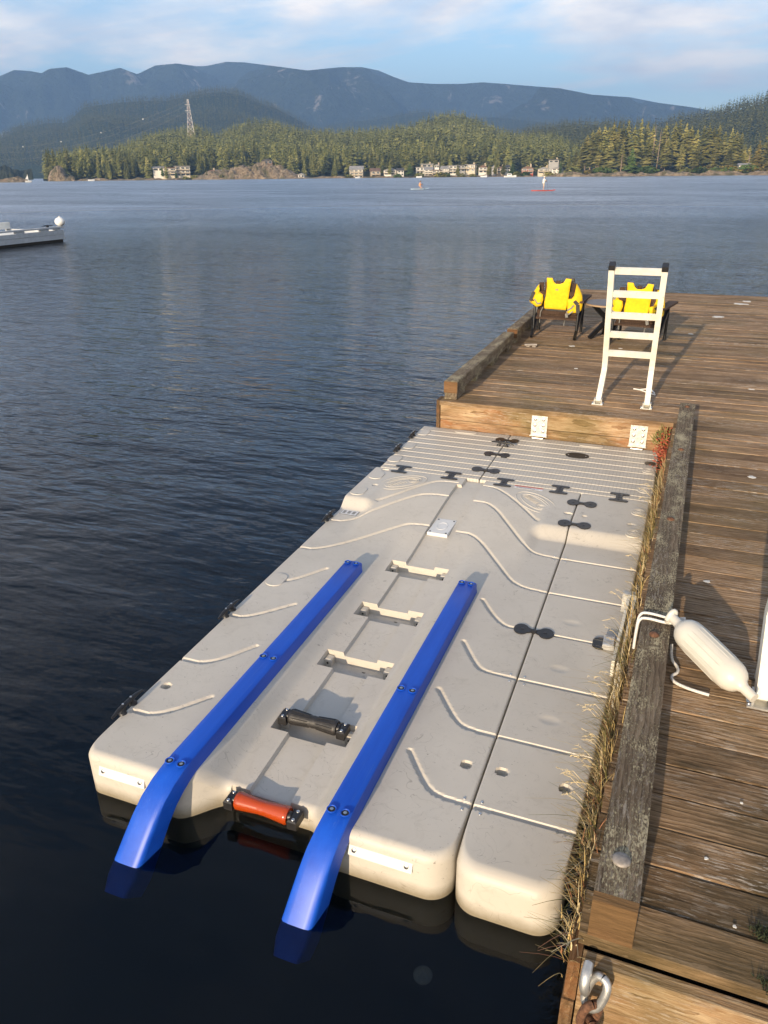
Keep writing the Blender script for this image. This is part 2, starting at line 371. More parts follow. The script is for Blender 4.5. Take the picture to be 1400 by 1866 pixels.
# ================================================================== WATER AND BED
def m_water():
    t = NT('lake_water'); t.t.nodes.remove(t.b)
    P = t.n('ShaderNodeNewGeometry').outputs['Position']
    def mapped(rz, sx, sy):
        m = t.n('ShaderNodeMapping'); t.l(P, m.inputs[0]); m.inputs['Rotation'].default_value = (0, 0, RAD(rz)); m.inputs['Scale'].default_value = (sx, sy, 1); return m.outputs[0]
    w1 = t.noise(mapped(20, 0.55, 1.9), 1.0, 3, 0.5, 0.4)          # long ripples
    w2 = t.noise(mapped(28, 1.7, 5.2), 1.0, 3, 0.55, 0.3)
    w3 = t.noise(mapped(10, 5.5, 12.0), 1.0, 2, 0.5)
    big = t.noise(mapped(30, 0.035, 0.08), 1.0, 4, 0.6, 0.8)       # gust patches
    gain = t.step(big, 0.30, 0.70)
    h = t.math('ADD', t.math('MULTIPLY', w1, 0.52), t.math('ADD', t.math('MULTIPLY', w2, 0.32), t.math('MULTIPLY', w3, 0.12)))
    # the float and the dock calm the water in their lee
    sp = t.n('ShaderNodeSeparateXYZ'); t.l(P, sp.inputs[0])
    ln = t.n('ShaderNodeVectorMath', operation='LENGTH'); of = t.n('ShaderNodeVectorMath', operation='SUBTRACT'); t.l(P, of.inputs[0]); of.inputs[1].default_value = (-0.6, 1.4, 0); t.l(of.outputs[0], ln.inputs[0])
    open_ = t.step(ln.outputs['Value'], 0.8, 7.0)
    open2 = t.step(ln.outputs['Value'], 10.0, 65.0)
    amp = t.math('MULTIPLY', t.math('ADD', t.math('ADD', t.math('MULTIPLY', open_, 1.6), t.math('MULTIPLY', open2, 2.0)), 0.12), t.math('ADD', t.math('MULTIPLY', gain, 0.7), 0.45))
    b = t.n('ShaderNodeBump', Strength=1.0, Distance=0.085); t.l(t.math('MULTIPLY', h, amp), b.inputs['Height'])
    fr = t.n('ShaderNodeFresnel', IOR=1.333); t.l(b.outputs[0], fr.inputs['Normal'])
    gl = t.n('ShaderNodeBsdfGlossy', Roughness=0.03); t.l(t.math('ADD', t.math('MULTIPLY', open2, 0.25), 0.03), gl.inputs['Roughness']); gl.inputs['Color'].default_value = (0.92, 0.95, 1, 1); t.l(b.outputs[0], gl.inputs['Normal'])
    tr = t.n('ShaderNodeBsdfTransparent'); tr.inputs['Color'].default_value = (0.60, 0.68, 0.68, 1)
    mx = t.n('ShaderNodeMixShader'); t.l(fr.outputs[0], mx.inputs[0]); t.l(tr.outputs[0], mx.inputs[1]); t.l(gl.outputs[0], mx.inputs[2])
    t.l(mx.outputs[0], t.out.inputs[0]); return t.m
WATER = m_water()
mb = MB(); xs = [-6000, -300, -60, -20, 0, 10, 60, 300, 6000]; ys = [-300, -60, -10, 0, 20, 60, 300, 1200, 9000]
vs = [(x, y, 0) for y in ys for x in xs]; fs = [(j*9+i, j*9+i+1, (j+1)*9+i+1, (j+1)*9+i) for j in range(8) for i in range(8)]
o = mesh_obj('water', MB().add(vs, fs), WATER); tag(o, 'dark rippled lake water reflecting the sky', kind='structure')
BED = plain('lake_bed_mud', (0.0035, 0.0042, 0.0030), 0.95, 0, 0.5, 1.2)
o = mesh_obj('lakebed', MB().add([(x, y, -4.0) for x, y, _ in vs], fs), BED); tag(o, 'dark lake bed below the water', kind='structure')

# ================================================================== FAR SETTING: hills, forest, houses
def m_forest(name, a, b, rock=None, scale=0.02, amt=0.6):
    t = NT(name); v = t.pos((1, 1, 1), rand=False); f = t.noise(v, scale*8, 6, 0.6); g = t.noise(v, scale, 4, 0.6)
    col = t.ramp(t.math('ADD', t.math('MULTIPLY', f, 0.6), t.math('MULTIPLY', g, 0.4)), (0.35, a), (0.65, b))
    if rock:
        r = t.noise(t.pos((1, 1, 0.6), rand=False), scale*1.3, 7, 0.7, 0.5); col = t.mix(t.step(r, 0.60, 0.66), col, rock)
    t.bump(f, 1.0, 6.0*amt/ (scale*50)); return t.done(col, 0.95, **{'Specular IOR Level': 0.05})
F_FAR = m_forest('far_mountain_forest', (0.022, 0.034, 0.026), (0.050, 0.066, 0.044), (0.32, 0.28, 0.24), 0.006, 2.0)
F_MID = m_forest('mid_hill_forest', (0.018, 0.030, 0.016), (0.045, 0.060, 0.030), None, 0.02)
F_NEAR = m_forest('shore_hill_floor', (0.020, 0.026, 0.012), (0.050, 0.050, 0.022), None, 0.04)
def m_leaf(name, a, b, c):
    t = NT(name); oi = t.n('ShaderNodeObjectInfo'); v = t.pos((1, 1, 1), rand=False)
    f = t.noise(v, 0.22, 4, 0.6); g = t.noise(v, 0.045, 3, 0.6)
    col = t.ramp(f, (0.32, a), (0.52, b), (0.72, c)); col = t.mix(t.math('MULTIPLY', t.step(g, 0.4, 0.68), 0.55), col, a)
    col = t.vary(col, 0.7); return t.done(col, 0.85, **{'Specular IOR Level': 0.12})
LEAF = m_leaf('conifer_needles', (0.052, 0.062, 0.019), (0.17, 0.172, 0.052), (0.33, 0.295, 0.10))
LEAFB = m_leaf('bright_cedar_needles', (0.045, 0.075, 0.018), (0.080, 0.120, 0.030), (0.12, 0.155, 0.045))
LEAFP = m_leaf('sun_painted_fir_needles', (0.060, 0.066, 0.018), (0.20, 0.185, 0.052), (0.38, 0.32, 0.10))  # conifer colours brightened, golden sunlight painted into the needles
LEAFO = m_leaf('yellowing_foliage', (0.10, 0.085, 0.022), (0.17, 0.135, 0.035), (0.24, 0.18, 0.05))
BARK = plain('grey_bark', (0.20, 0.155, 0.11), 0.9, 0, 0.4, 3.0)
def m_rock():
    t = NT('tan_shore_rock'); v = t.pos((1, 1, 1), rand=False); f = t.noise(v, 0.55, 7, 0.72, 0.6); g = t.noise(v, 0.16, 5, 0.65)
    col = t.ramp(f, (0.34, (0.08, 0.06, 0.04)), (0.5, (0.32, 0.235, 0.145)), (0.66, (0.50, 0.40, 0.27)))
    col = t.mix(t.math('MULTIPLY', t.step(g, 0.50, 0.62), 0.8), col, (0.085, 0.085, 0.028)); t.bump(f, 1.0, 2.5); return t.done(col, 0.9)
ROCK = m_rock()

def ridge(name, pts, d_base, d_ridge, d_back, hill_mat, label, cut=0.0, ncol=160, nrow=40, rough=0.0, wl_=30.0, prof=0.85, seed=1, base_z=-1.5, gul=0.0):
    """terrain that rises from d_base to a crest at d_ridge whose skyline is pts (bearing and elevation as in the photograph)"""
    pxs = np.linspace(pts[0][0], pts[-1][0], ncol); pys = np.interp(pxs, [p[0] for p in pts], [p[1] for p in pts])
    az = np.zeros(ncol); H = np.zeros(ncol)
    for i in range(ncol):
        q = far(pxs[i], pys[i], 1000.0); az[i] = math.atan2(q.x, q.y); H[i] = CAMZ + (q.z-CAMZ)/1000.0*d_ridge - cut
    H = np.maximum(H, 0.3)
    ts = np.concatenate([np.linspace(0, 1, nrow), np.linspace(1, 2, 10)[1:]])
    T, A = np.meshgrid(ts, az, indexing='ij'); HH = np.broadcast_to(H, T.shape)
    D = np.where(T <= 1, d_base + (d_ridge-d_base)*T, d_ridge + (d_back-d_ridge)*(T-1))
    Z = np.where(T <= 1, HH*np.power(np.clip(T, 0, 1), prof), HH*np.cos(np.clip(T-1, 0, 1)*math.pi/2))
    X = np.sin(A)*D; Y = np.cos(A)*D
    if rough:
        win = np.clip(T, 0, 1)*(np.where(T < 1, 1-T, 0))*4
        Z = Z + (fbm(X/wl_, Y/wl_, seed, 5)-0.5)*rough*(win+0.02)
        if gul: D2 = (np.abs(fbm(A*900/wl_*6, D/wl_*0.5, seed+9, 4)-0.5)*2); D = D - gul*win*(1-D2); X = np.sin(A)*D; Y = np.cos(A)*D
    Z = np.where(T <= 1, np.minimum(Z, CAMZ + (HH-CAMZ)*(D/d_ridge)*0.985), Z)
    Z[0] = base_z; n = ncol; m = len(ts)
    V = np.stack([X, Y, Z], -1).reshape(-1, 3); i, j = np.meshgrid(np.arange(m-1), np.arange(n-1), indexing='ij')
    F = np.stack([i*n+j, i*n+j+1, (i+1)*n+j+1, (i+1)*n+j], -1).reshape(-1, 4)
    o = np_obj(name, V, F, hill_mat, smooth=60); tag(o, label, kind='structure')
    return (X, Y, Z, nrow, pxs)
def surf(R, px, t):
    X, Y, Z, nrow, pxs = R; c = np.interp(px, pxs, np.arange(len(pxs))); r = t*(nrow-1)
    i = min(int(r), X.shape[0]-2); j = min(int(c), X.shape[1]-2); u = r-i; w = c-j
    g = lambda M: (M[i, j]*(1-w)+M[i, j+1]*w)*(1-u) + (M[i+1, j]*(1-w)+M[i+1, j+1]*w)*u
    return Vector((g(X), g(Y), g(Z)))

SK_FAR = [(-60, 140), (0, 135), (25, 124), (54, 126), (75, 130), (89, 122), (121, 119), (161, 133), (193, 126), (218, 120), (250, 132), (282, 116), (321, 112), (357, 117), (375, 117), (411, 109), (446, 110), (500, 117), (560, 125), (620, 119), (660, 119), (690, 125), (720, 138), (745, 147), (790, 150), (840, 150), (880, 147), (920, 150), (980, 155), (1020, 158), (1080, 170), (1150, 175), (1200, 185), (1260, 193), (1300, 200), (1480, 214)]
ridge('mountain', SK_FAR, 3000, 4600, 6200, F_FAR, 'long forested mountain ridge fading to blue behind the lake', ncol=420, nrow=90, rough=520, wl_=520, prof=0.9, seed=3, gul=260)
SK_MID = [(-60, 262), (0, 240), (40, 222), (79, 213), (118, 212), (132, 201), (150, 184), (200, 176), (250, 172), (304, 171), (339, 164), (375, 157), (404, 155), (436, 160), (464, 173), (500, 185), (530, 200), (560, 218), (590, 232), (640, 262)]
R_MID = ridge('wooded_hill', SK_MID, 1250, 2000, 2600, F_MID, 'rounded wooded hill in front of the mountain ridge', cut=11, ncol=200, nrow=40, rough=60, wl_=200, seed=5)
SK_MID2 = [(540, 238), (571, 227), (632, 214), (686, 209), (739, 198), (775, 195), (821, 200), (864, 207), (901, 205), (948, 209), (999, 216), (1080, 232)]
R_MID2 = ridge('wooded_hill', SK_MID2, 1900, 2700, 3100, F_MID, 'low blue wooded hill between the mountain and the village forest', cut=11, ncol=140, nrow=30, rough=60, wl_=200, seed=8)
SK_DARK = [(880, 262), (925, 238), (968, 226), (1007, 220), (1066, 214), (1125, 213), (1204, 216), (1227, 207), (1263, 203), (1310, 193), (1341, 181), (1400, 165), (1500, 140)]
R_DARK = ridge('wooded_hill', SK_DARK, 640, 1150, 1500, F_MID, 'dark wooded slope rising at the right behind the point', cut=12, ncol=140, nrow=40, rough=30, wl_=120, seed=12)
SK_SHORE = [(78, 322), (89, 314), (107, 291), (139, 271), (161, 273), (200, 280), (232, 262), (268, 248), (304, 241), (339, 232), (375, 234), (400, 246), (421, 228), (464, 219), (500, 223), (543, 239), (579, 243), (650, 239), (704, 234), (757, 223), (793, 209), (825, 204), (864, 212), (893, 227), (948, 252), (987, 252), (1019, 260), (1046, 278), (1100, 296)]
R_SHORE = ridge('shore_hill', SK_SHORE, 505, 900, 1150, F_NEAR, 'forested shore hill behind the lakeside village', cut=12, ncol=240, nrow=50, rough=26, wl_=90, prof=1.15, seed=21)
SK_POINT = [(1000, 319), (1040, 309), (1100, 304), (1200, 303), (1300, 304), (1400, 305), (1500, 306)]
R_POINT = ridge('wooded_point', SK_POINT, 452, 520, 600, F_NEAR, 'low wooded point at the right of the bay', cut=0, ncol=100, nrow=24, rough=3, wl_=14, prof=0.6, seed=31)

# ---- conifers
def conifer(levels, per, droop, seed, narrow=0.17, bare=0.12, segs=1, jit=0.35):
    r = random.Random(seed); mb = MB()
    for L in range(levels):
        f = L/(levels-1); z = bare + (1-bare)*f**0.92; rad = narrow*(1-f)**0.75*(0.75+0.5*r.random()) + 0.012
        if f < 0.12: rad *= 0.6 + 2.5*f
        k = max(3, int(per*(1-f*0.5))); a0 = r.random()*6.28
        for b in range(k):
            a = a0 + 6.283*b/k + r.uniform(-jit, jit); l = rad*r.uniform(0.55, 1.25); dz = -droop*l*r.uniform(0.5, 1.3); w = l*r.uniform(0.30, 0.5)
            ca, sa = math.cos(a), math.sin(a); zz_ = z + r.uniform(-.5, .5)*(1-bare)/levels
            p0 = (0, 0, zz_+0.012); m1 = (ca*l*.55-sa*w, sa*l*.55+ca*w, zz_+dz*.55-0.016); m2 = (ca*l*.55+sa*w, sa*l*.55-ca*w, zz_+dz*.55-0.016)
            md = (ca*l*.5, sa*l*.5, zz_+dz*.3+0.012); p1 = (ca*l, sa*l, zz_+dz)
            if segs == 1: mb.add([p0, m1, p1, m2], [(0, 1, 2), (0, 2, 3)])
            else: mb.add([p0, m1, p1, m2, md], [(0, 1, 4), (1, 2, 4), (2, 3, 4), (3, 0, 4)])
    mb.add([(0.012, 0, .93), (-0.006, 0.01, .93), (-0.006, -0.01, .93), (0, 0, 1.0)], [(0, 1, 3), (1, 2, 3), (2, 0, 3)])
    return mb
def trunk_mb(bare=0.2, r=0.013, top=0.9):
    return MB().tube([(0, 0, -0.03), (0, 0, bare), (0.004, 0.003, top)], [r, r*0.8, r*0.15], 6)
TRM = []
for i in range(7):
    bare = [0.10, 0.16, 0.22, 0.12, 0.28, 0.18, 0.08][i]
    c = conifer(22, 9, 0.45, 40+i, [0.15, 0.17, 0.14, 0.19, 0.15, 0.16, 0.20][i], bare, 2)
    me = bpy.data.meshes.new('conifer_crown'); me.from_pydata(c.v, [], c.f); me.materials.append(LEAF)
    tm = trunk_mb(bare); mt = bpy.data.meshes.new('conifer_trunk'); mt.from_pydata(tm.v, [], tm.f); mt.materials.append(BARK)
    TRM.append((me, mt))
def add_tree(name, label, cat, group, p, h, v, rz, sx=1.0, crown_mat=None, parts=True):
    if parts:
        t = thing(name, label, cat, p, rz, group); t.scale = (h*sx, h*sx, h)
        me = TRM[v][0]
        c = bpy.data.objects.new('crown', me); C.objects.link(c); c.parent = t
        if crown_mat is not None: c.material_slots[0].link = 'OBJECT'; c.material_slots[0].material = crown_mat
        k = bpy.data.objects.new('trunk', TRM[v][1]); C.objects.link(k); k.parent = t
    else:
        t = bpy.data.objects.new(name, TRM[v][0]); C.objects.link(t); t.location = p; t.rotation_euler = (0, 0, rz); t.scale = (h*sx, h*sx, h); tag(t, label, cat, group)
    return t
# trees on the right-hand point: photo column, photo row of the top
PT = [(1036, 288), (1048, 272), (1058, 262), (1066, 246), (1075, 238), (1086, 232), (1096, 229), (1104, 232), (1112, 224), (1121, 220), (1129, 226), (1138, 219), (1150, 230), (1161, 217), (1172, 222), (1183, 230), (1206, 226), (1222, 222), (1230, 219), (1242, 224), (1252, 230), (1263, 236), (1274, 229), (1283, 226), (1292, 231), (1301, 228), (1313, 240), (1325, 233), (1334, 238), (1343, 242), (1352, 262), (1362, 266), (1395, 226), (1412, 215), (1430, 218), (1178, 250), (1212, 252), (1240, 256), (1268, 262), (1300, 258), (1326, 268), (1090, 262), (1110, 256), (1132, 258)]
ORD = ['first', 'second', 'third', 'fourth', 'fifth', 'sixth', 'seventh', 'eighth', 'ninth', 'tenth', 'eleventh', 'twelfth', 'thirteenth', 'fourteenth', 'fifteenth', 'sixteenth', 'seventeenth', 'eighteenth', 'nineteenth', 'twentieth'] + ['twenty-'+s for s in ('first', 'second', 'third', 'fourth', 'fifth', 'sixth', 'seventh', 'eighth', 'ninth')] + ['thirtieth'] + ['thirty-'+s for s in ('first', 'second', 'third', 'fourth', 'fifth')]
PLAB = {}
for n_, i in enumerate(sorted(range(35), key=lambda i: PT[i][0])): PLAB[i] = ORD[n_]+' tall conifer from the left in the back row of the wooded point'
for n_, i in enumerate(sorted(range(35, len(PT)), key=lambda i: PT[i][0])): PLAB[i] = ORD[n_]+' from the left of the lower conifers in front on the wooded point'
for i, (px, py) in enumerate(PT):
    fr_ = i >= 35; t_ = 0.35 if fr_ else random.uniform(0.5, 1.0); p = surf(R_POINT, px, t_); d = math.hypot(p.x, p.y)
    top = far(px, py, d).z; h = max(8, top-p.z)
    add_tree('conifer', PLAB[i], 'tree', 'tall conifers on the wooded point', p, h, random.randrange(7), random.random()*6, random.uniform(1.0, 1.4)*min(1.4, 26/h), LEAFP)
p = surf(R_POINT, 1150, 0.06); add_tree('cedar', 'bright green cedar reaching down to the water on the point', 'tree', None, p, far(1150, 268, 455).z-p.z, 6, 1.0, 1.5, LEAFB)
p = surf(R_POINT, 1378, 0.25); add_tree('tree', 'yellowing tree beside the small white house on the point', 'tree', None, p, far(1378, 255, 465).z-p.z, 3, 2.0, 1.4, LEAFO)
def snag(px, py0, t_, label):
    p = surf(R_POINT, px, t_); d = math.hypot(p.x, p.y); h = far(px, py0, d).z-p.z
    mb = MB().tube([(0, 0, -0.5), (0.1, 0, h*.5), (0.0, 0.1, h)], [0.30, 0.22, 0.07], 7)
    for k in range(9):
        z = h*(.35+.065*k); a = k*2.4; mb.tube([(0, 0, z), (math.cos(a)*1.6, math.sin(a)*1.6, z-.2)], [.09, .03], 4)
    o = mesh_obj('dead_tree', mb, SNAGM); o.location = p; tag(o, label, 'dead tree')
SNAGM = plain('bleached_dead_wood', (0.25, 0.185, 0.13), 0.9, 0, 0.25, 2.0)
snag(1187, 228, 0.5, 'tallest bare grey trunk among the conifers of the point'); snag(1197, 235, 0.45, 'shorter bare trunk just right of the tallest dead tree'); snag(1208, 246, 0.5, 'lowest of the three bare trunks in the middle of the point')
snag(1132, 280, 0.3, 'pale broken trunk left of the bright green cedar'); snag(1363, 276, 0.5, 'thin bare trunk above the small white house')
# shrubs along the foot of the point
def shrub_mb(seed, n=150):
    r = random.Random(seed); mb = MB()
    for _ in range(n):
        a = r.random()*6.28; el = math.asin(r.uniform(-.1, 1)); R_ = r.uniform(.55, 1.05); c = Vector((math.cos(a)*math.cos(el)*R_, math.sin(a)*math.cos(el)*R_, math.sin(el)*R_*.85))
        q = Matrix.Rotation(r.random()*6.28, 3, 'Z')@Matrix.Rotation(r.random()*3, 3, 'X'); s_ = r.uniform(.10, .22)
        mb.add([c+q@Vector(v)*s_ for v in ((-1, -.6, 0), (1, -.5, 0.1), (0.9, .6, 0), (-.9, .6, .1))], [(0, 1, 2, 3)])
    return mb
SHR = []
for i in range(3):
    c = shrub_mb(70+i); me = bpy.data.meshes.new('shrub'); me.from_pydata(c.v, [], c.f); me.materials.append(LEAFB); SHR.append(me)
for i in range(26):
    px = random.uniform(1040, 1400); p = surf(R_POINT, px, random.uniform(0.08, 0.3)); s_ = random.uniform(1.8, 4.2)
    o = bpy.data.objects.new('shrub', SHR[i % 3]); C.objects.link(o); o.location = p; o.scale = (s_*1.4, s_*1.4, s_); o.rotation_euler = (0, 0, random.random()*6)
    o.material_slots[0].link = 'OBJECT'; o.material_slots[0].material = LEAFO if i % 3 == 0 else LEAFB if i % 3 == 1 else LEAF
    tag(o, 'low shrub above the rocks at the foot of the wooded point', 'shrub', 'shrubs along the foot of the point')

# ---- shore forest: nearest rows as single trees, the mass behind as one
def hole(px, t_):      # keep trees off the houses and the bare bluff
    return (272 < px < 350 and t_ < 0.055) or (365 < px < 566 and t_ < 0.075) or (632 < px < 738 and t_ < 0.05) or (755 < px < 1030 and t_ < 0.085) or (945 < px < 1030 and t_ < .16)
cnt = 0
near = []
while cnt < 240:
    px = random.uniform(90, 1030); t_ = random.uniform(0.015, 0.17)**1.0
    if hole(px, t_) and random.random() < 0.985: continue
    near.append((px, t_)); cnt += 1
for px, t_ in near:
    p = surf(R_SHORE, px, t_); h = random.uniform(9, 19)*(1 if t_ > 0.06 else 0.8)
    add_tree('conifer', 'conifer in the front rows of the forest across the lake', 'tree', 'front rows of the far shore forest', p, h, random.randrange(7), random.random()*6, random.uniform(0.95, 1.5), parts=False)
def forest_mass(name, label, spots, templ, mat):
    Vs, Fs, o_ = [], [], 0
    for (p, h, v, a, sx) in spots:
        tv, tf = templ[v]; c, s_ = math.cos(a), math.sin(a); q = np.empty_like(tv)
        q[:, 0] = (tv[:, 0]*c-tv[:, 1]*s_)*h*sx+p[0]; q[:, 1] = (tv[:, 0]*s_+tv[:, 1]*c)*h*sx+p[1]; q[:, 2] = tv[:, 2]*h+p[2]
        Vs.append(q); Fs.append(tf+o_); o_ += len(tv)
    o = np_obj(name, np.concatenate(Vs), np.concatenate(Fs), mat); tag(o, label, 'forest', kind='stuff'); return o
def tmpl(levels, per, seed, narrow):
    c = conifer(levels, per, 0.5, seed, narrow, 0.06, 1); return np.array(c.v), np.array([f for q in c.f for f in ([q] if len(q) == 3 else [(q[0], q[1], q[2]), (q[0], q[2], q[3])])])
T_A = [tmpl(10, 7, 90+i, 0.17+0.02*(i % 3)) for i in range(5)]
def tmpl_round(seed):
    c = shrub_mb(seed, 46); v = np.array(c.v)*np.array([.22, .22, .38])+np.array([0, 0, .38]); return v, np.array([f for q in c.f for f in ((q[0], q[1], q[2]), (q[0], q[2], q[3]))])
T_A += [tmpl_round(301), tmpl_round(302)]
T_B = [tmpl(5, 5, 120+i, 0.20) for i in range(4)]
sp = []
for _ in range(7000):
    px = random.uniform(84, 1080); t_ = random.uniform(0.10, 1.0)**0.9
    if hole(px, t_): continue
    p = surf(R_SHORE, px, t_); sp.append((p, random.uniform(9, 18), random.choice((0, 1, 2, 3, 4, 0, 1, 2, 3, 4, 0, 1, 2, 3, 4, 0, 1, 2, 3, 5, 6)), random.random()*6, random.uniform(1.0, 1.6)))
forest_mass('forest', 'dense conifer forest covering the shore hill', sp, T_A, LEAF)
sp = []
for _ in range(9000):
    px = random.uniform(-40, 620); t_ = random.uniform(0.1, 1.0); p = surf(R_MID, px, t_); sp.append((p, random.uniform(10, 17), random.randrange(4), random.random()*6, random.uniform(0.9, 1.3)))
for _ in range(3200):
    px = random.uniform(550, 1050); t_ = random.uniform(0.3, 1.0); p = surf(R_MID2, px, t_); sp.append((p, random.uniform(10, 17), random.randrange(4), random.random()*6, random.uniform(1, 1.5)))
for _ in range(5200):
    px = random.uniform(890, 1470); t_ = random.uniform(0.1, 1.0); p = surf(R_DARK, px, t_); sp.append((p, random.uniform(9, 17), random.randrange(4), random.random()*6, random.uniform(0.9, 1.3)))
forest_mass('forest', 'far-off conifer forest on the hills behind the bay', sp, T_B, LEAF)

# ---- rocky shore
def rocks(name, label, pa, pb, d, hfun, depth, seed, n=90, m=16):
    pxs = np.linspace(pa, pb, n); V = []
    for i, px in enumerate(pxs):
        a = bearing(px); h = hfun(px)
        for k in range(m):
            t_ = k/(m-1); dd = d + depth*t_ + (fbm(np.array([px*.09]), np.array([t_*3.]), seed, 4)[0]-.5)*5
            z = -0.6 + (h+.6)*math.sin(min(1, t_*1.6)*math.pi/2)*(1 if t_ < .7 else (1-(t_-.7)*1.5)) + (fbm(np.array([px*.12]), np.array([t_*6.]), seed+5, 4)[0]-.5)*h*.9*(t_ > 0)
            V.append((math.sin(a)*dd, math.cos(a)*dd, z))
    F = [(i*m+k, (i+1)*m+k, (i+1)*m+k+1, i*m+k+1) for i in range(n-1) for k in range(m-1)]
    o = np_obj(name, V, F, ROCK); tag(o, label, kind='structure'); return o
zpx = lambda py, d, px: max(0.3, far(px, py, d).z)
bl = [(350, 323), (372, 317), (400, 311), (425, 306), (450, 303), (480, 300), (505, 303), (525, 309), (545, 318), (566, 323)]
rocks('rocky_bluff', 'tan rocky bluff at the waterline below the forest', 350, 566, 492, lambda px: zpx(np.interp(px, [b[0] for b in bl], [b[1] for b in bl]), 500, px), 22, 3, 130, 22)
lb = [(86, 325), (95, 312), (108, 300), (118, 312), (135, 322)]
rocks('rocky_bluff', 'small tan cliff at the left end of the forest shore', 86, 135, 498, lambda px: zpx(np.interp(px, [b[0] for b in lb], [b[1] for b in lb]), 505, px), 14, 4, 50, 14)
rocks('shore_rocks', 'low tan rocks along the far shore', 130, 1020, 499, lambda px: 0.9+0.5*math.sin(px*.13)*math.sin(px*.057), 9, 6, 420, 10)
rocks('shore_rocks', 'pale rocks along the foot of the wooded point', 940, 1480, 447, lambda px: 1.7+0.8*math.sin(px*.11)*math.sin(px*.043)-(1.3 if px < 1010 else 0), 10, 9, 420, 12)
ib = [(-40, 329), (0, 327), (15, 325), (30, 322), (40, 324), (52, 329)]
rocks('rock_islet', 'small tan rock islet at the left edge of the lake', -40, 52, 430, lambda px: zpx(np.interp(px, [b[0] for b in ib], [b[1] for b in ib]), 436, px), 12, 14, 50, 12)
rocks('shore_hill', 'low dark wooded shore beyond the rock islet', -60, 60, 800, lambda px: 9+2*math.sin(px*.11), 60, 17, 120, 12).data.materials[0] = F_NEAR

# ---- houses across the lake
GLASS = plain('dark_window_glass', (0.03, 0.035, 0.04), 0.12, 0, 0.2, 0.5)
HW = {'white': plain('white_siding', (0.70, 0.67, 0.60), 0.7, 0, 0.06, 0.6), 'cream': plain('cream_siding', (0.60, 0.53, 0.40), 0.7, 0, 0.06, 0.6), 'tan': plain('tan_siding', (0.40, 0.32, 0.22), 0.75, 0, 0.1, 0.6),
      'grey': plain('grey_siding', (0.34, 0.33, 0.31), 0.75, 0, 0.1, 0.6), 'brown': plain('brown_siding', (0.16, 0.10, 0.06), 0.8, 0, 0.15, 0.6), 'red': plain('red_siding', (0.34, 0.07, 0.04), 0.75, 0, 0.15, 0.6)}
ROOFM = {'dark': plain('dark_roof', (0.07, 0.065, 0.06), 0.85, 0, 0.2, 0.7), 'grey': plain('grey_roof', (0.24, 0.23, 0.22), 0.8, 0, 0.2, 0.7), 'brown': plain('brown_roof', (0.15, 0.09, 0.06), 0.85, 0, 0.2, 0.7), 'blue': plain('blue_grey_roof', (0.20, 0.22, 0.25), 0.6, 0, 0.15, 0.7)}
DECKM = plain('balcony_timber', (0.42, 0.34, 0.24), 0.8, 0, 0.1, 1.0)
def house(label, px0, px1, y_top, y_bot, d, wall, roof, storeys=2, gable=True, balcony=True, chim=False):
    a = bearing((px0+px1)/2); w = (px1-px0)/1491.0*d*1.02; z0 = far((px0+px1)/2, y_bot, d).z; z1 = far((px0+px1)/2, y_top, d).z
    dep = max(6.0, w*.8); t = thing('house', label, 'house', (math.sin(a)*d, math.cos(a)*d, z0), -a + random.uniform(-.22, .22))
    H = z1-z0; rh = min(2.4, H*.30) if gable else 0.35; wh = H-rh
    lpart('wall', MB().box((-w/2, 0, -5), (w/2, dep, wh)), HW[wall], t)
    if gable:
        side = random.random() < .5; e = .5
        if side: vs_ = [(-w/2-e, -e, wh-.1), (w/2+e, -e, wh-.1), (w/2+e, dep+e, wh-.1), (-w/2-e, dep+e, wh-.1), (-w/2-e, dep/2, wh+rh), (w/2+e, dep/2, wh+rh)]; fs_ = [(0, 1, 5, 4), (2, 3, 4, 5), (1, 2, 5), (3, 0, 4), (3, 2, 1, 0)]
        else: vs_ = [(-w/2-e, -e, wh-.1), (w/2+e, -e, wh-.1), (w/2+e, dep+e, wh-.1), (-w/2-e, dep+e, wh-.1), (0, -e, wh+rh), (0, dep+e, wh+rh)]; fs_ = [(0, 4, 5, 3), (1, 2, 5, 4), (0, 1, 4), (2, 3, 5), (3, 2, 1, 0)]
        rf = lpart('roof', MB().add(vs_, fs_), ROOFM[roof], t)
    else: rf = lpart('roof', MB().box((-w/2-.5, -.7, wh), (w/2+.5, dep+.5, wh+rh)), ROOFM[roof], t)
    if chim: lpart('chimney', MB().box((w*.2, dep*.5, wh), (w*.2+.9, dep*.5+.9, wh+rh+1.0)), HW['tan'], rf)
    sh = wh/storeys; nw = max(2, int(w/2.6))
    for s_ in range(storeys):
        for k in range(nw):
            cx = -w/2 + (k+.5)*w/nw; ww = w/nw*random.choice((.55, .68, .78)); q = sh*.2
            f_ = lpart('window', MB().box((cx-ww/2-.1, -.10, s_*sh+q), (cx+ww/2+.1, .05, s_*sh+sh*.86)), HW['white'], t)
            lpart('pane', MB().box((cx-ww/2, -.14, s_*sh+q+.1), (cx+ww/2, .03, s_*sh+sh*.86-.1)), GLASS, f_)
        if balcony and s_ > 0:
            b = lpart('balcony', MB().box((-w/2, -1.5, s_*sh-.2), (w/2, -.003, s_*sh)), DECKM, t)
            mb = MB().box((-w/2, -1.5, s_*sh+.85), (w/2, -1.42, s_*sh+.95))
            for k in range(6): mb.box((-w/2+k*(w-.1)/5, -1.49, s_*sh), (-w/2+k*(w-.1)/5+.1, -1.40, s_*sh+.9))
            lpart('railing', mb, HW['white'], b)
    return t
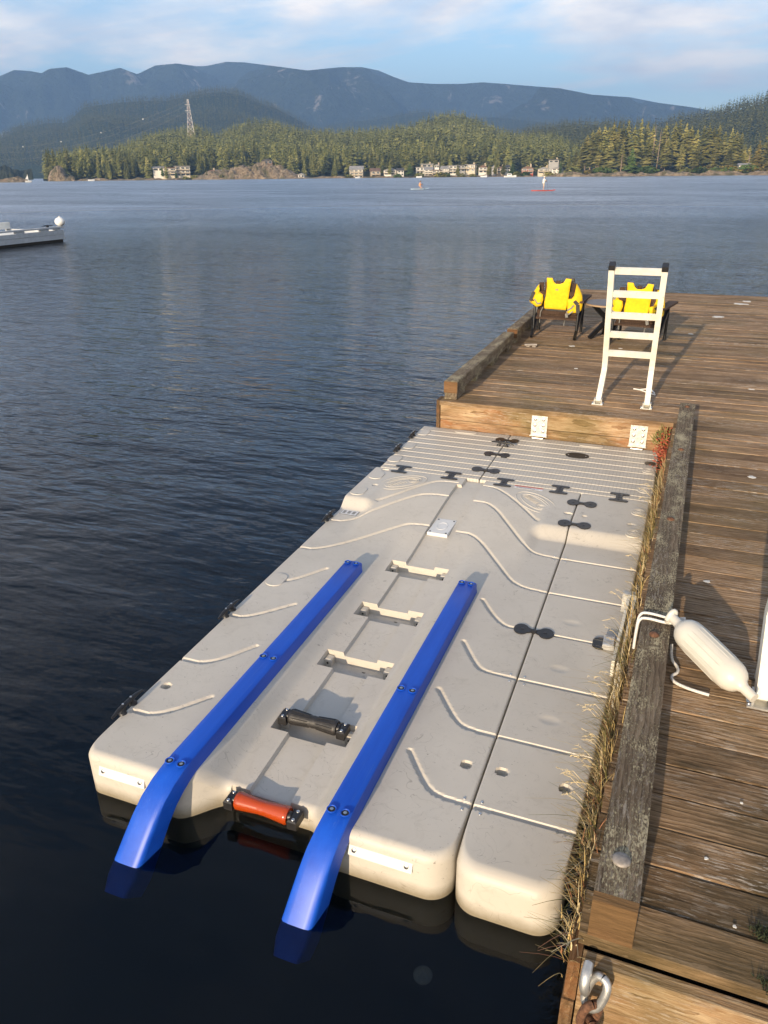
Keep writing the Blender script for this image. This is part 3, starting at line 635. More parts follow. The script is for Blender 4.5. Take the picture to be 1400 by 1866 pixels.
HS = [
 ('white house at the left of the hillside cluster by the bare slope', 281, 299, 303, 312, 512, 'white', 'grey', 1, True, False),
 ('wide cream house with rows of windows in the left cluster', 299, 321, 305, 321, 506, 'cream', 'brown', 3, False, True),
 ('tall cream house at the right of the left cluster', 323, 346, 302, 321, 508, 'cream', 'grey', 3, False, True),
 ('small brown house left of the rocky bluff', 381, 394, 309, 317, 512, 'brown', 'brown', 1, True, False),
 ('low grey house with wide glazing beside the small brown house', 395, 409, 309, 317, 513, 'grey', 'grey', 1, False, False),
 ('dark roofed cabin among the trees above the rocky bluff', 482, 498, 289, 299, 536, 'brown', 'dark', 1, True, False),
 ('long blue-grey roofed building on top of the rocky bluff', 494, 519, 304, 313, 508, 'grey', 'blue', 1, True, False),
 ('tiny white hut at the right foot of the rocky bluff', 544, 554, 315, 324, 497, 'white', 'grey', 1, True, False),
 ('three-storey cream house at the left end of the village row', 638, 661, 302, 324, 503, 'cream', 'grey', 3, True, True),
 ('tan house behind a tree at the left of the village', 677, 693, 306, 324, 503, 'tan', 'brown', 2, True, True),
 ('white house on its own left of the pointed waterside tree', 700, 722, 306, 319, 506, 'white', 'grey', 2, True, True),
 ('narrow white cottage beside the pointed waterside tree', 725, 736, 306, 320, 504, 'white', 'dark', 2, True, False),
 ('white house just right of the pointed waterside tree', 759, 772, 304, 317, 508, 'white', 'grey', 2, False, True),
 ('flat roofed house in the upper row above the village', 768, 789, 298, 305, 524, 'grey', 'grey', 1, False, False),
 ('white gabled house under the upper row of the village', 774, 788, 304, 320, 506, 'white', 'grey', 3, True, True),
 ('low cream house between two white gabled houses', 788, 802, 309, 320, 505, 'cream', 'brown', 2, False, True),
 ('small house at the right end of the upper row', 792, 800, 299, 306, 523, 'white', 'grey', 1, True, False),
 ('tall white house left of the pale modern house', 803, 818, 302, 320, 507, 'white', 'grey', 3, True, True),
 ('pale modern flat-roofed house with big windows mid village', 818, 833, 301, 317, 508, 'white', 'grey', 3, False, True),
 ('grey house with a terrace right of the modern house', 833, 847, 300, 313, 512, 'grey', 'dark', 2, False, True),
 ('wide cream house at the centre right of the village', 849, 865, 299, 313, 513, 'cream', 'grey', 2, False, True),
 ('white house with brown roof beside a green tree', 873, 887, 300, 315, 510, 'white', 'brown', 2, True, True),
 ('narrow grey house behind the green tree', 896, 903, 301, 314, 511, 'grey', 'grey', 2, True, False),
 ('tan house right of the green tree in the village', 906, 918, 303, 315, 508, 'tan', 'brown', 2, True, True),
 ('white gabled cottage above the white motor boat', 919, 929, 300, 314, 509, 'white', 'dark', 2, True, False),
 ('red and brown house near the right end of the village', 951, 971, 302, 317, 484, 'red', 'brown', 2, True, True),
 ('cream house right of the red house', 981, 1001, 304, 316, 482, 'cream', 'grey', 2, True, True),
 ('grey house highest on the slope at the village end', 999, 1016, 290, 297, 530, 'grey', 'dark', 1, False, False),
 ('white house last in the village row beside the point', 1006, 1022, 304, 315, 480, 'white', 'grey', 2, True, False),
 ('small white house alone among the trees on the point', 1346, 1363, 297, 309, 466, 'white', 'grey', 1, True, False)]
for h in HS: house(*h[:6], h[6], h[7], h[8], h[9], h[10], chim=(h[1] % 3 == 0))
# green trees between the houses
for px, py, v, lab in ((747, 298, 6, 'pointed green tree at the water between two parts of the village'), (890, 301, 3, 'round green tree between houses at the village right'), (933, 296, 6, 'broad green tree left of the red house')):
    d = 500; p = far(px, 323, d); p.z = 0.8; add_tree('conifer', lab, 'tree', None, p, far(px, py, d).z-p.z, v, 1.3, 2.2, LEAFB if v != 3 else LEAF)
r2 = random.Random(17)
for k in range(28):
    px = r2.choice((r2.uniform(630, 745), r2.uniform(755, 950), r2.uniform(755, 1030), r2.uniform(275, 420), r2.uniform(940, 1030))); d = r2.uniform(498, 503) if px < 940 else r2.uniform(474, 480); p = far(px, 320, d); p.z = .4
    if r2.random() < .55: s_ = r2.uniform(1.2, 2.6); o = bpy.data.objects.new('garden_shrub', SHR[k % 3]); o.scale = (s_*1.3, s_*1.3, s_*1.1)
    else: h_ = r2.uniform(4, 9); o = bpy.data.objects.new('garden_tree', TRM[k % 7][0]); o.scale = (h_*1.5, h_*1.5, h_)
    C.objects.link(o); o.location = p; o.rotation_euler = (0, 0, r2.random()*6); o.material_slots[0].link = 'OBJECT'; o.material_slots[0].material = (LEAF, LEAFB, LEAFP, LEAF)[k % 4]
    tag(o, 'small green tree in the waterside gardens of the village' if o.name.startswith('garden_tree') else 'low garden shrub along the village waterfront', 'tree' if o.name.startswith('garden_tree') else 'shrub', 'garden trees of the village' if o.name.startswith('garden_tree') else 'garden shrubs of the village')
# boats at the far shore
HULL = plain('white_hull', (0.72, 0.72, 0.70), 0.35, 0, 0.05, 0.5)
def far_boat(label, px, d, L, cab=True, mast=0.0):
    p = far(px, 320, d); t = thing('boat', label, 'boat', (p.x, p.y, 0), -bearing(px)+random.uniform(-.4, .4))
    pr = [(-L/2, .30), (-L/4, .34), (0, .34), (L/4, .27), (L/2, .02)]; vs_ = []
    for x, w in pr: vs_ += [(x, -w*L*.5, .75+max(0, x)/L*.6), (x, -w*L*.3, -.2), (x, w*L*.3, -.2), (x, w*L*.5, .75+max(0, x)/L*.6)]
    fs_ = [(0, 1, 2, 3), tuple(16+k for k in (3, 2, 1, 0))]
    for i in range(4):
        for k in range(4): fs_.append((i*4+k, i*4+(k+1) % 4, i*4+4+(k+1) % 4, i*4+4+k))
    lpart('hull', MB().add(vs_, fs_), HULL, t)
    if cab: lpart('cabin', MB().box((-L*.25, -L*.12, .75), (L*.12, L*.12, .75+L*.16), ch=.2), HULL, t); lpart('window', MB().box((-L*.2, -L*.125, .75+L*.05), (L*.08, L*.125, .75+L*.11)), GLASS, t)
    if mast: lpart('mast', MB().tube([(0, 0, .7), (0, 0, mast)], .12, 6), HULL, t); lpart('sail', MB().add([(0, .1, 1.3), (0.0, .16, mast-.3), (-L*.42, .12, 1.4), (0, .02, 1.3), (0, .02, mast-.3), (-L*.42, .02, 1.4)], [(0, 1, 2), (5, 4, 3), (0, 3, 4, 1), (1, 4, 5, 2), (2, 5, 3, 0)]), HULL, t)
far_boat('white motor boat moored below the gabled cottage', 930, 440, 6.5); far_boat('small white boat moored at the centre of the village shore', 882, 470, 3.6, False)
far_boat('small white boat moored at the left of the village shore', 764, 478, 3.4, False); far_boat('tiny boat by the three-storey cream house', 652, 480, 3.0, False)
far_boat('small white boat near the left forest shore', 165, 480, 3.5, False); far_boat('little sailing boat beside the rock islet', 50, 425, 3.0, False, 3.4)

# ---- lattice tower and its cables
TOWM = plain('tower_red_white', (0.52, 0.40, 0.36), 0.6, 0.2, 0.35, 0.12); TOWW = plain('tower_white_steel', (0.66, 0.62, 0.58), 0.5, 0.2, 0.1, 0.3)
q = far(348, 240, 760); top = far(348, 181, 760).z; b0 = q.z-8; Ht = top-b0
tow = thing('lattice_tower', 'tall red and white lattice power tower on the shore hill', 'tower', (q.x, q.y, b0), -bearing(348))
lv = [0, .12, .24, .36, .47, .57, .66, .74, .81, .88, .94, 1.0]; hw = lambda f: 2.9*(1-f)**1.05+.55
for sx, sy in ((-1, -1), (1, -1), (1, 1), (-1, 1)):
    lpart('leg', MB().tube([(sx*hw(f), sy*hw(f), f*Ht) for f in lv], .15, 5), TOWW, tow)
for k in range(len(lv)-1):
    mb = MB(); a_, b_ = lv[k], lv[k+1]; wa, wb = hw(a_), hw(b_)
    for (x0, y0, x1, y1) in ((-1, -1, 1, -1), (1, -1, 1, 1), (1, 1, -1, 1), (-1, 1, -1, -1)):
        mb.tube([(x0*wa, y0*wa, a_*Ht), (x1*wb, y1*wb, b_*Ht)], .085, 4); mb.tube([(x1*wa, y1*wa, a_*Ht), (x0*wb, y0*wb, b_*Ht)], .085, 4); mb.tube([(x0*wb, y0*wb, b_*Ht), (x1*wb, y1*wb, b_*Ht)], .085, 4)
    lpart('brace', mb, TOWM if k % 2 else TOWW, tow)
for f in (.74, .88):
    lpart('cross_arm', MB().bar((-3.0, 0, f*Ht), (1.8, 0, f*Ht), .25, .25), TOWW, tow)
CABM = plain('grey_cable', (0.25, 0.25, 0.25), .6, .3, .1, 1); cab = thing('power_line', 'thin power cables with white marker balls crossing in front of the wooded hill', 'power line', (q.x, q.y, b0))
for f, py1, sag in ((.97, 250, 0), (.88, 256, 2), (.74, 264, 4)):
    A_ = Vector((q.x, q.y, b0+f*Ht)); B_ = far(-90, py1+16, 980); pts = []
    for k in range(25):
        u = k/24; pts.append(A_.lerp(B_, u) - Vector((0, 0, (14+sag)*4*u*(1-u))))
    part('cable', MB().tube(pts, .05, 4), CABM, cab)
    if f > .9:
        for k in (4, 8, 12, 16, 20):
            c_ = pts[k]; prof = [(-.6*math.cos(i*math.pi/8), .6*math.sin(i*math.pi/8)) for i in range(9)]
            part('marker_ball', MB().lathe(prof, c_, (0, 0, 1), 10), HULL, cab, 60)

# ---- paddle boarders
SKIN = plain('skin', (0.46, 0.28, 0.19), 0.55, 0, 0.05, 30); SHIRT = plain('white_shirt', (0.74, 0.72, 0.66), 0.8, 0, 0.05, 20); HAIR = plain('brown_hair', (0.06, 0.035, 0.02), 0.7, 0, 0.2, 40)
SHORT = plain('pale_shorts', (0.50, 0.42, 0.34), 0.8, 0, 0.08, 20); BRD_R = plain('red_board', (0.62, 0.10, 0.06), 0.4, 0, 0.08, 2); BRD_B = plain('pale_blue_board', (0.48, 0.62, 0.74), 0.4, 0, 0.06, 2); PADM = plain('paddle_shaft', (0.05, 0.05, 0.05), 0.5, 0, 0.2, 5)
def board(label, loc, rz, L, mat):
    w = .38; n = 13; vs_ = []; fs_ = []
    for i in range(n):
        x = -L/2+L*i/(n-1); f = abs(2*i/(n-1)-1); ww = w*(1-f**2.6)**.6+.012; up_ = .10*f**4 if i > n//2 else 0.0
        vs_ += [(x, -ww, .07+up_), (x, -ww*.8, -.04+up_), (x, ww*.8, -.04+up_), (x, ww, .07+up_)]
    for i in range(n-1):
        for k in range(4): fs_.append((i*4+k, i*4+(k+1) % 4, i*4+4+(k+1) % 4, i*4+4+k))
    fs_ += [(0, 1, 2, 3), tuple((n-1)*4+k for k in (3, 2, 1, 0))]
    t = thing('paddleboard', label, 'paddleboard', loc, rz); lpart('hull', MB().add(vs_, fs_), mat, t, 50)
    lpart('deck_pad', MB().box((-L*.25, -.26, .068), (L*.15, .26, .078)), GREYFAB, t); lpart('fin', MB().add([(-L*.42, -.01, -.03), (-L*.36, -.01, -.03), (-L*.43, -.01, -.25), (-L*.42, .01, -.03), (-L*.36, .01, -.03), (-L*.43, .01, -.25)], [(0, 1, 2), (5, 4, 3), (0, 3, 4, 1), (1, 4, 5, 2), (2, 5, 3, 0)]), BLACK, t); return t
def person(label, loc, rz, J, Eg, clothes):
    t = thing('person', label, 'person', loc, rz)
    me = bpy.data.meshes.new('body'); me.from_pydata([j[0] for j in J], Eg, []); me.materials.append(SKIN)
    for m_ in clothes: me.materials.append(m_)
    o = bpy.data.objects.new('body', me); C.objects.link(o); o.parent = t
    md = o.modifiers.new('skin', 'SKIN'); md.use_smooth_shade = True
    for i, j in enumerate(J): me.skin_vertices[0].data[i].radius = (j[1], j[1]*.85)
    me.skin_vertices[0].data[0].use_root = True
    s_ = o.modifiers.new('sub', 'SUBSURF'); s_.levels = 1; s_.render_levels = 2
    return t, o
def clothing(t, name, pts, rad, mat): return lpart(name, MB().tube(pts, rad, 12), mat, t, 60)
def head_bits(t, hx, hy, hz, hat=None):
    prof = [(-.02, .098), (.03, .112), (.08, .10), (.115, .06), (.13, .004)]
    lpart('hair', MB().lathe(prof, (hx-.01, hy, hz), (-.12, 0, 1), 14), hat or HAIR, t, 60)
    lpart('nose', MB().tube([(hx+.085, hy, hz-.0), (hx+.115, hy, hz-.035), (hx+.085, hy, hz-.045)], [.008, .016, .012], 6), SKIN, t)
# standing paddler (local +X forward, feet at 0)
J = [((0, 0, .93), .15), ((0.01, 0, 1.15), .13), ((0.03, 0, 1.38), .15), ((0.05, 0, 1.50), .055), ((0.06, 0, 1.60), .095), ((0.07, 0, 1.70), .09),
     ((0, .10, .86), .095), ((0.05, .13, .48), .062), ((0.0, .15, .09), .042), ((0.13, .16, .04), .04), ((0, -.10, .86), .095), ((0.06, -.13, .48), .062), ((0.0, -.15, .09), .042), ((0.13, -.16, .04), .04),
     ((0.04, .19, 1.40), .06), ((0.14, .25, 1.18), .044), ((0.36, .16, 1.24), .034), ((0.42, .13, 1.26), .03), ((0.04, -.19, 1.40), .06), ((0.20, -.26, 1.22), .044), ((0.38, -.02, 1.06), .034), ((0.43, .02, 1.05), .03)]
Eg = [(0, 1), (1, 2), (2, 3), (3, 4), (4, 5), (0, 6), (6, 7), (7, 8), (8, 9), (0, 10), (10, 11), (11, 12), (12, 13), (2, 14), (14, 15), (15, 16), (16, 17), (2, 18), (18, 19), (19, 20), (20, 21)]
bx, by = -19.65, 112.67; ang = RAD(14)
board('red paddleboard out on the lake under the standing person', (bx, by, .05), ang, 3.3, BRD_R)
t, o = person('person in white shirt standing on a red paddleboard', (bx, by, .115), ang, J, Eg, [])
clothing(t, 'shirt', [(0, 0, .86), (0.01, 0, 1.15), (0.03, 0, 1.36), (0.045, 0, 1.47)], [.19, .165, .20, .085], SHIRT)
clothing(t, 'sleeve', [(0.035, .16, 1.42), (0.13, .25, 1.20)], [.085, .065], SHIRT); clothing(t, 'sleeve', [(0.035, -.16, 1.42), (0.19, -.26, 1.23)], [.085, .065], SHIRT)
clothing(t, 'shorts', [(0, .09, .92), (0.04, .13, .55)], [.135, .10], SHORT); clothing(t, 'shorts', [(0, -.09, .92), (0.05, -.13, .55)], [.135, .10], SHORT)
head_bits(t, .065, 0, 1.66, SHIRT)
def paddle(label, loc, rz, a, b):
    t = thing('paddle', label, 'paddle', loc, rz); a, b = Vector(a), Vector(b); d = (b-a).normalized()
    lpart('shaft', MB().tube([a, b], .016, 6), PADM, t); lpart('grip', MB().tube([a-Vector((.05, 0, 0)), a+Vector((.05, 0, 0))], .02, 6), PADM, t)
    lpart('blade', MB().tube([b, b+d*.1, b+d*.3, b+d*.42], [.03, .10, .10, .03], 8, True, .2), PADM, t)
paddle('paddle held by the standing paddler in white', (bx, by, .115), ang, (.42, .13, 1.30), (.62, -.30, .12))
# kneeling paddler
J2 = [((0, 0, .34), .15), ((0.02, 0, .55), .13), ((0.06, 0, .78), .15), ((0.09, 0, .90), .055), ((0.10, 0, 1.0), .095), ((0.11, 0, 1.10), .09),
      ((0.05, .10, .30), .095), ((0.40, .15, .12), .062), ((0.05, .16, .07), .042), ((-.08, .16, .05), .035), ((0.05, -.10, .30), .095), ((0.40, -.15, .12), .062), ((0.05, -.16, .07), .042), ((-.08, -.16, .05), .035),
      ((0.07, .19, .80), .06), ((0.18, .26, .56), .044), ((0.42, .12, .60), .034), ((0.47, .08, .62), .03), ((0.07, -.19, .80), .06), ((0.24, -.26, .66), .044), ((0.42, -.06, .44), .034), ((0.47, -.02, .42), .03)]
bx, by = -41.77, 125.07; ang = RAD(20)
board('pale blue paddleboard out on the lake under the kneeling person', (bx, by, .05), ang, 2.9, BRD_B)
t, o = person('person in orange top kneeling on a pale blue paddleboard', (bx, by, .13), ang, J2, Eg, [])
ORT = plain('orange_top', (0.66, 0.30, 0.14), 0.8, 0, 0.06, 20)
clothing(t, 'top', [(0, 0, .36), (0.02, 0, .55), (0.06, 0, .76), (0.08, 0, .86)], [.185, .16, .195, .08], ORT)
head_bits(t, .105, 0, 1.05)
paddle('paddle held by the kneeling paddler', (bx, by, .13), ang, (.45, .10, .70), (.70, -.42, .08))

# ---- white floating dock at the left
LD = plain('shade_grey_timber', (0.40, 0.42, 0.44), 0.7, 0, 0.12, 6, 0.2); LW = plain('white_painted_timber', (0.70, 0.69, 0.64), 0.6, 0, 0.06, 6); LK = plain('weedy_waterline_log', (0.022, 0.018, 0.012), 0.9, 0, 0.4, 8)  # side boards: the blue-grey of their shaded face is put into the colour
t = thing('floating_dock', 'white wooden floating dock with shade-grey sides at the left edge of the lake', 'dock', (-23.6, 22.0, 0))
X0 = -23.6
def dk(name, a, b, m, p=None): return part(name, MB().box(a, b, ch=.012), m, p or t)
dk('float_log', (X0-3.0, 10.0, -.35), (X0-.02, 25.25, .10), LK)
dk('side_board', (X0-.07, 10.0, .10), (X0, 25.35, .285), LD); dk('side_board', (X0-.06, 10.0, .292), (X0+.008, 22.6, .44), LD); dk('side_board', (X0-.06, 22.61, .292), (X0+.008, 25.35, .44), LD)
dk('end_board', (X0-3.0, 25.28, .10), (X0-.075, 25.36, .44), LD); dk('top_rail', (X0-.16, 10.0, .52), (X0+.03, 25.40, .58), LD)
for y in (12.2, 14.6, 17.0, 19.4, 21.6, 22.9, 24.15, 24.9): dk('rail_block', (X0-.12, y, .443), (X0-.004, y+(.30 if y > 24.5 else .42), .517), LD)
dk('back_rail', (X0-2.95, 10.0, .44), (X0-2.78, 25.36, .70), LW)
for k in range(60): dk('plank', (X0-2.77, 10.1+k*.254, .30), (X0-.17, 10.1+k*.254+.246, .34), LW)
cl = part('cleat', MB().tube([(X0-.07, 24.3, .63), (X0-.07, 24.6, .65), (X0-.07, 24.9, .63)], [.012, .025, .012], 6), BLACK, t); part('cleat_foot', MB().box((X0-.09, 24.55, .58), (X0-.05, 24.65, .64)), BLACK, cl)
bo = mesh_obj('mooring_buoy', MB().lathe([(-.17*math.cos(i*math.pi/10), .20*math.sin(i*math.pi/10)) for i in range(11)], (0, 0, 0), (0, 0, 1), 18).lathe([(.15, .03), (.19, .03), (.21, .012)], (0, 0, 0), (0, 0, 1), 8), HULL, None, 60)
bo.location = (X0-.06, 25.3, .75); tag(bo, 'white ball buoy on the corner of the floating dock', 'buoy')

# ================================================================== WOODEN DOCK
DZ = 0.53
xs = lambda y: 0.009 + 0.0244*(y-1.452)           # left edge of the near walkway (slightly out of square)
def plank(parent, x0, x1, y0, y1, mat=None):
    z = DZ - random.uniform(0, .004); mb = MB(); t0 = random.uniform(-.0015, .0015); c = .003; zb = DZ-.04; n = 6
    vs_ = []; fs_ = []
    wa = [random.uniform(-.0016, .0016) for _ in range(n+1)]; wb = [random.uniform(-.0016, .0016) for _ in range(n+1)]
    for i in range(n+1):
        x = x0+(x1-x0)*i/n; a = y0+.0022+wa[i]; b = y1-.0022+wb[i]
        vs_ += [(x, a, zb), (x, a, z-c+t0), (x, a+c, z+t0), (x, b-c, z-t0), (x, b, z-c-t0), (x, b, zb)]
    for i in range(n):
        for k in range(6): fs_.append((i*6+k, i*6+(k+1) % 6, i*6+6+(k+1) % 6, i*6+6+k))
    fs_ += [(0, 1, 2, 3, 4, 5), tuple(n*6+k for k in (5, 4, 3, 2, 1, 0))]
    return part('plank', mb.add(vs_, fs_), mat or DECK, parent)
dockA = thing('wooden_dock', 'weathered plank dock walkway beside the grey floats with a timber kerb', 'dock', (1.0, 4.5, 0))
dockB = thing('wooden_dock', 'far weathered dock section carrying the yellow-draped chairs', 'dock', (0.4, 11.4, 0))
XR = 2.7; PW = 0.151
y = 1.452; 
while y < 8.80:
    y1 = min(y+PW, 8.862)
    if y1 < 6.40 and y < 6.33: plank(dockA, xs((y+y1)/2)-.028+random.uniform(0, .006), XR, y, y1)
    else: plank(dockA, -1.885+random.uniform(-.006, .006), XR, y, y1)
    y += PW
y = 8.885
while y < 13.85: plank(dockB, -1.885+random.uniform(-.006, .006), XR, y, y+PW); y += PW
YE = y
DARKW = wood('wet_dark_timber', 'X', (0.012, 0.009, 0.006), (0.03, 0.022, 0.014), (0.05, 0.036, 0.022), 0, 0.3, 0, 0, 0.2)
SIDE = wood('side_timber', 'Y', (0.07, 0.035, 0.016), (0.15, 0.085, 0.04), (0.23, 0.14, 0.07), 0.2, 0.2, 0, 0.4, 0.2)
for yj in (2.2, 4.4, 6.6, 8.6): part('joist', MB().box((0.25, yj, .28), (XR-.05, yj+.09, .488)), DARKW, dockA)  # unseen beams, put in to block light between the planks
for yj in (9.0, 11.2, 13.6): part('joist', MB().box((-1.8, yj, .28), (XR-.05, yj+.09, .488)), DARKW, dockB)
for X_ in (1.6,): part('float_log', MB().tube([(X_, 1.7, .05), (X_, 8.8, .05)], .3, 12), DARKW, dockA, 50); part('float_log', MB().tube([(X_, 9.0, .05), (X_, 13.8, .05)], .3, 12), DARKW, dockB, 50)
part('float_log', MB().tube([(-1.1, 9.0, .05), (-1.1, 13.8, .05)], .3, 12), DARKW, dockB, 50)
# side boards along the walkway (skewed with it)
def skew(x_off0, x_off1, ya, yb, z0, z1, n=8):
    vs_ = []; fs_ = []
    for i in range(n+1):
        yy = ya+(yb-ya)*i/n; a = xs(yy)+x_off0; b = xs(yy)+x_off1; vs_ += [(a, yy, z0), (b, yy, z0), (b, yy, z1), (a, yy, z1)]
    for i in range(n):
        for k in range(4): fs_.append((i*4+k, i*4+(k+1) % 4, i*4+4+(k+1) % 4, i*4+4+k))
    fs_ += [(0, 1, 2, 3), tuple(n*4+k for k in (3, 2, 1, 0))]; return MB().add(vs_, fs_)
part('side_board', skew(-.036, -.004, 1.40, 6.30, .335, .487), SIDE, dockA); part('side_board', skew(-.040, -.006, 1.398, 6.30, .12, .327), SIDE, dockA)
# board faces towards the floats and the near end
for (z0, z1, dy) in ((.352, .505, 0), (.17, .344, .006)):
    part('face_board', MB().box((-1.888, 6.317+dy, z0), (xs(6.3)-.045, 6.352, z1), ch=.004), FASCIA, dockA)
    part('face_board', MB().box((xs(1.4)-.001, 1.405+dy, z0-.02), (XR, 1.449, z1-.018), ch=.004), FASCIA, dockA)
part('trim_board', MB().box((-1.925, 6.31, .10), (-1.893, 6.45, .525)), SIDE, dockA)
part('side_board', MB().box((-1.918, 6.46, .16), (-1.89, 8.85, .50)), SIDE, dockA); part('side_board', MB().box((-1.918, 8.89, .16), (-1.89, YE, .50)), SIDE, dockB); part('face_board', MB().box((-1.9, YE+.003, .16), (XR, YE+.04, .50)), FASCIA, dockB)
part('hinge_pin', MB().tube([(-1.62, 8.80, .55), (-1.48, 8.83, .555)], .014, 8).box((-1.60, 8.80, .531), (-1.56, 8.86, .55)).box((-1.53, 8.80, .531), (-1.49, 8.86, .55)), DULL, dockA, 40)
# kerbs
kb = part('kerb_beam', skew(0, .117, 1.500, 6.47, .5335, .652, 14), KERB, dockA)
part('sawn_end', MB().add([(xs(1.45)+.001, 1.455, .5335), (xs(1.45)+.116, 1.455, .5335), (xs(1.45)+.116, 1.472, .648), (xs(1.45)+.001, 1.472, .648), (xs(1.5), 1.499, .5335), (xs(1.5)+.117, 1.499, .5335), (xs(1.5)+.117, 1.499, .652), (xs(1.5), 1.499, .652)], [(0, 1, 2, 3), (3, 2, 6, 7), (0, 4, 5, 1), (0, 3, 7, 4), (1, 5, 6, 2), (4, 7, 6, 5)]), ENDGRAIN, kb)
dome = lambda c, r, h: MB().lathe([(0, r), (h*.3, r), (h*.6, r*.85), (h*.85, r*.55), (h, r*.05)], c, (0, 0, 1), 18)
for i, yb in enumerate((1.623, 2.821, 4.035, 5.251, 6.356)):
    part('bolt', dome((xs(yb)+.057, yb, .651), .026 if i == 0 else .02, .014), DULL if i == 0 else RUST, kb, 60)
for (a, b, dk_) in ((6.34, 8.74, dockA), (8.95, YE-.02, dockB)):
    k2 = part('kerb_beam', MB().box((-1.868, a, .592), (-1.742, b, .702), ch=.008), KERB, dk_)
    n = 4 if b < 9 else 6
    for i in range(n):
        yy = a+.01+(b-a-.32)*i/(n-1); part('spacer_block', MB().box((-1.862, yy, .5325), (-1.75, yy+.28, .5905)), KERB, k2)
    part('kerb_face', MB().box((-1.866, a-.004, .594), (-1.744, a, .694)), ENDGRAIN, k2)

# droppings and moss
r_ = random.Random(5); mb = MB()
for (x, y, s_) in ((.55, 11.6, .09), (.9, 12.9, .12), (1.0, 13.2, .08), (-.55, 9.05, .03), (.75, 7.6, .03), (-1.1, 9.0, .04), (.2, 10.2, .04), (.33, 3.6, .02), (.38, 1.62, .006), (.31, 1.83, .007), (.42, 2.1, .006), (.62, 5.2, .03), (-.9, 7.9, .02)):
    pl = []
    for k in range(14): a = 2*math.pi*k/14; rr = s_*r_.uniform(.5, 1.1); pl.append((x+math.cos(a)*rr, y+math.sin(a)*rr*.8))
    mb.prism(pl, DZ+.0008, DZ+.003)
o = mesh_obj('bird_droppings', mb, plain('dropping_white', (0.62, 0.60, 0.55), 0.9, 0, .2, 60)); tag(o, 'pale bird droppings spattered on the dock planks', 'droppings', kind='stuff')

# ================================================================== PLASTIC FLOATS
ZN, ZF = 0.21, 0.275
def rnd(d, r): d = np.clip(d, 0, r); return r - np.sqrt(np.maximum(r*r-(r-d)**2, 0))
def cluster(lo, hi, step, keys):
    a = list(np.arange(lo, hi, step)) + [hi]
    for c, offs in keys: a += [c+o_ for o_ in offs]
    a = np.unique(np.round([v for v in a if lo-1e-9 <= v <= hi+1e-9], 4)); return a
EDGE = (0, .001, .0025, .0045, .007, .010, .014, .019, .025, .032, .04, .05, .06, .075, .09, .105)
def hf(name, parent, mat, xl, xr, ylo, yhi, cols, rows, y0f, zf, rs=.010, rf=.055, skirt=-.14, xr_fn=None):
    Yn, Sx = np.meshgrid(rows, cols, indexing='ij'); fall = np.clip(1-(Yn-ylo)/.42, 0, 1)
    X = Sx.copy()
    if xr_fn is not None: X = xl + (Sx-xl)*(xr_fn(Yn)-xl)/(xr-xl)
    e = np.minimum(Sx-xl, xr-Sx); y0 = y0f(Sx); Y = Yn + (y0-ylo)*fall
    dx = 1e-3; sl = (y0f(Sx+dx)-y0f(Sx-dx))/(2*dx); df = (Y-y0)/np.sqrt(1+np.clip(sl, -6, 6)**2)
    Z = zf(X, Y); drop = np.maximum(rnd(e, rs), 0) + rnd(df, rf) + rnd(yhi-Y, .010)
    Z = Z - np.minimum(drop, rf+.01)
    L = parent.location; m, n = X.shape
    V = np.stack([X-L.x, Y-L.y, Z-L.z], -1).reshape(-1, 3); i, j = np.meshgrid(np.arange(m-1), np.arange(n-1), indexing='ij')
    F = [np.stack([i*n+j, i*n+j+1, (i+1)*n+j+1, (i+1)*n+j], -1).reshape(-1, 4)]
    ring = np.concatenate([np.arange(n), np.arange(1, m)*n+n-1, (m-1)*n+np.arange(n-2, -1, -1), np.arange(m-2, 0, -1)*n])
    lo = V[ring].copy(); lo[:, 2] = skirt-L.z; mid = V[ring].copy(); mid[:, 2] = np.minimum(mid[:, 2], .06-L.z)
    b = len(V); k = len(ring); V = np.concatenate([V, lo]); a = np.arange(k); F.append(np.stack([ring[a], b+a, b+(a+1) % k, ring[(a+1) % k]], -1))
    o = np_obj(name, V, np.concatenate(F), mat, parent, 38); return o
def poly_dist(X, Y, pts):
    d = np.full(X.shape, 9.0)
    for (ax, ay), (bx, by) in zip(pts[:-1], pts[1:]):
        vx, vy = bx-ax, by-ay; t = np.clip(((X-ax)*vx+(Y-ay)*vy)/(vx*vx+vy*vy), 0, 1); d = np.minimum(d, np.hypot(X-ax-t*vx, Y-ay-t*vy))
    return d
def smoothpath(pts, it=3):
    p = [np.array(q, float) for q in pts]
    for _ in range(it):
        q = [p[0]]
        for a, b in zip(p[:-1], p[1:]): q += [a*.75+b*.25, a*.25+b*.75]
        q.append(p[-1]); p = q
    return [tuple(v) for v in p]
GD, GW = .0125, .0120
def groove(d): return GD*np.sqrt(np.clip(1-(d/GW)**2, 0, 1))

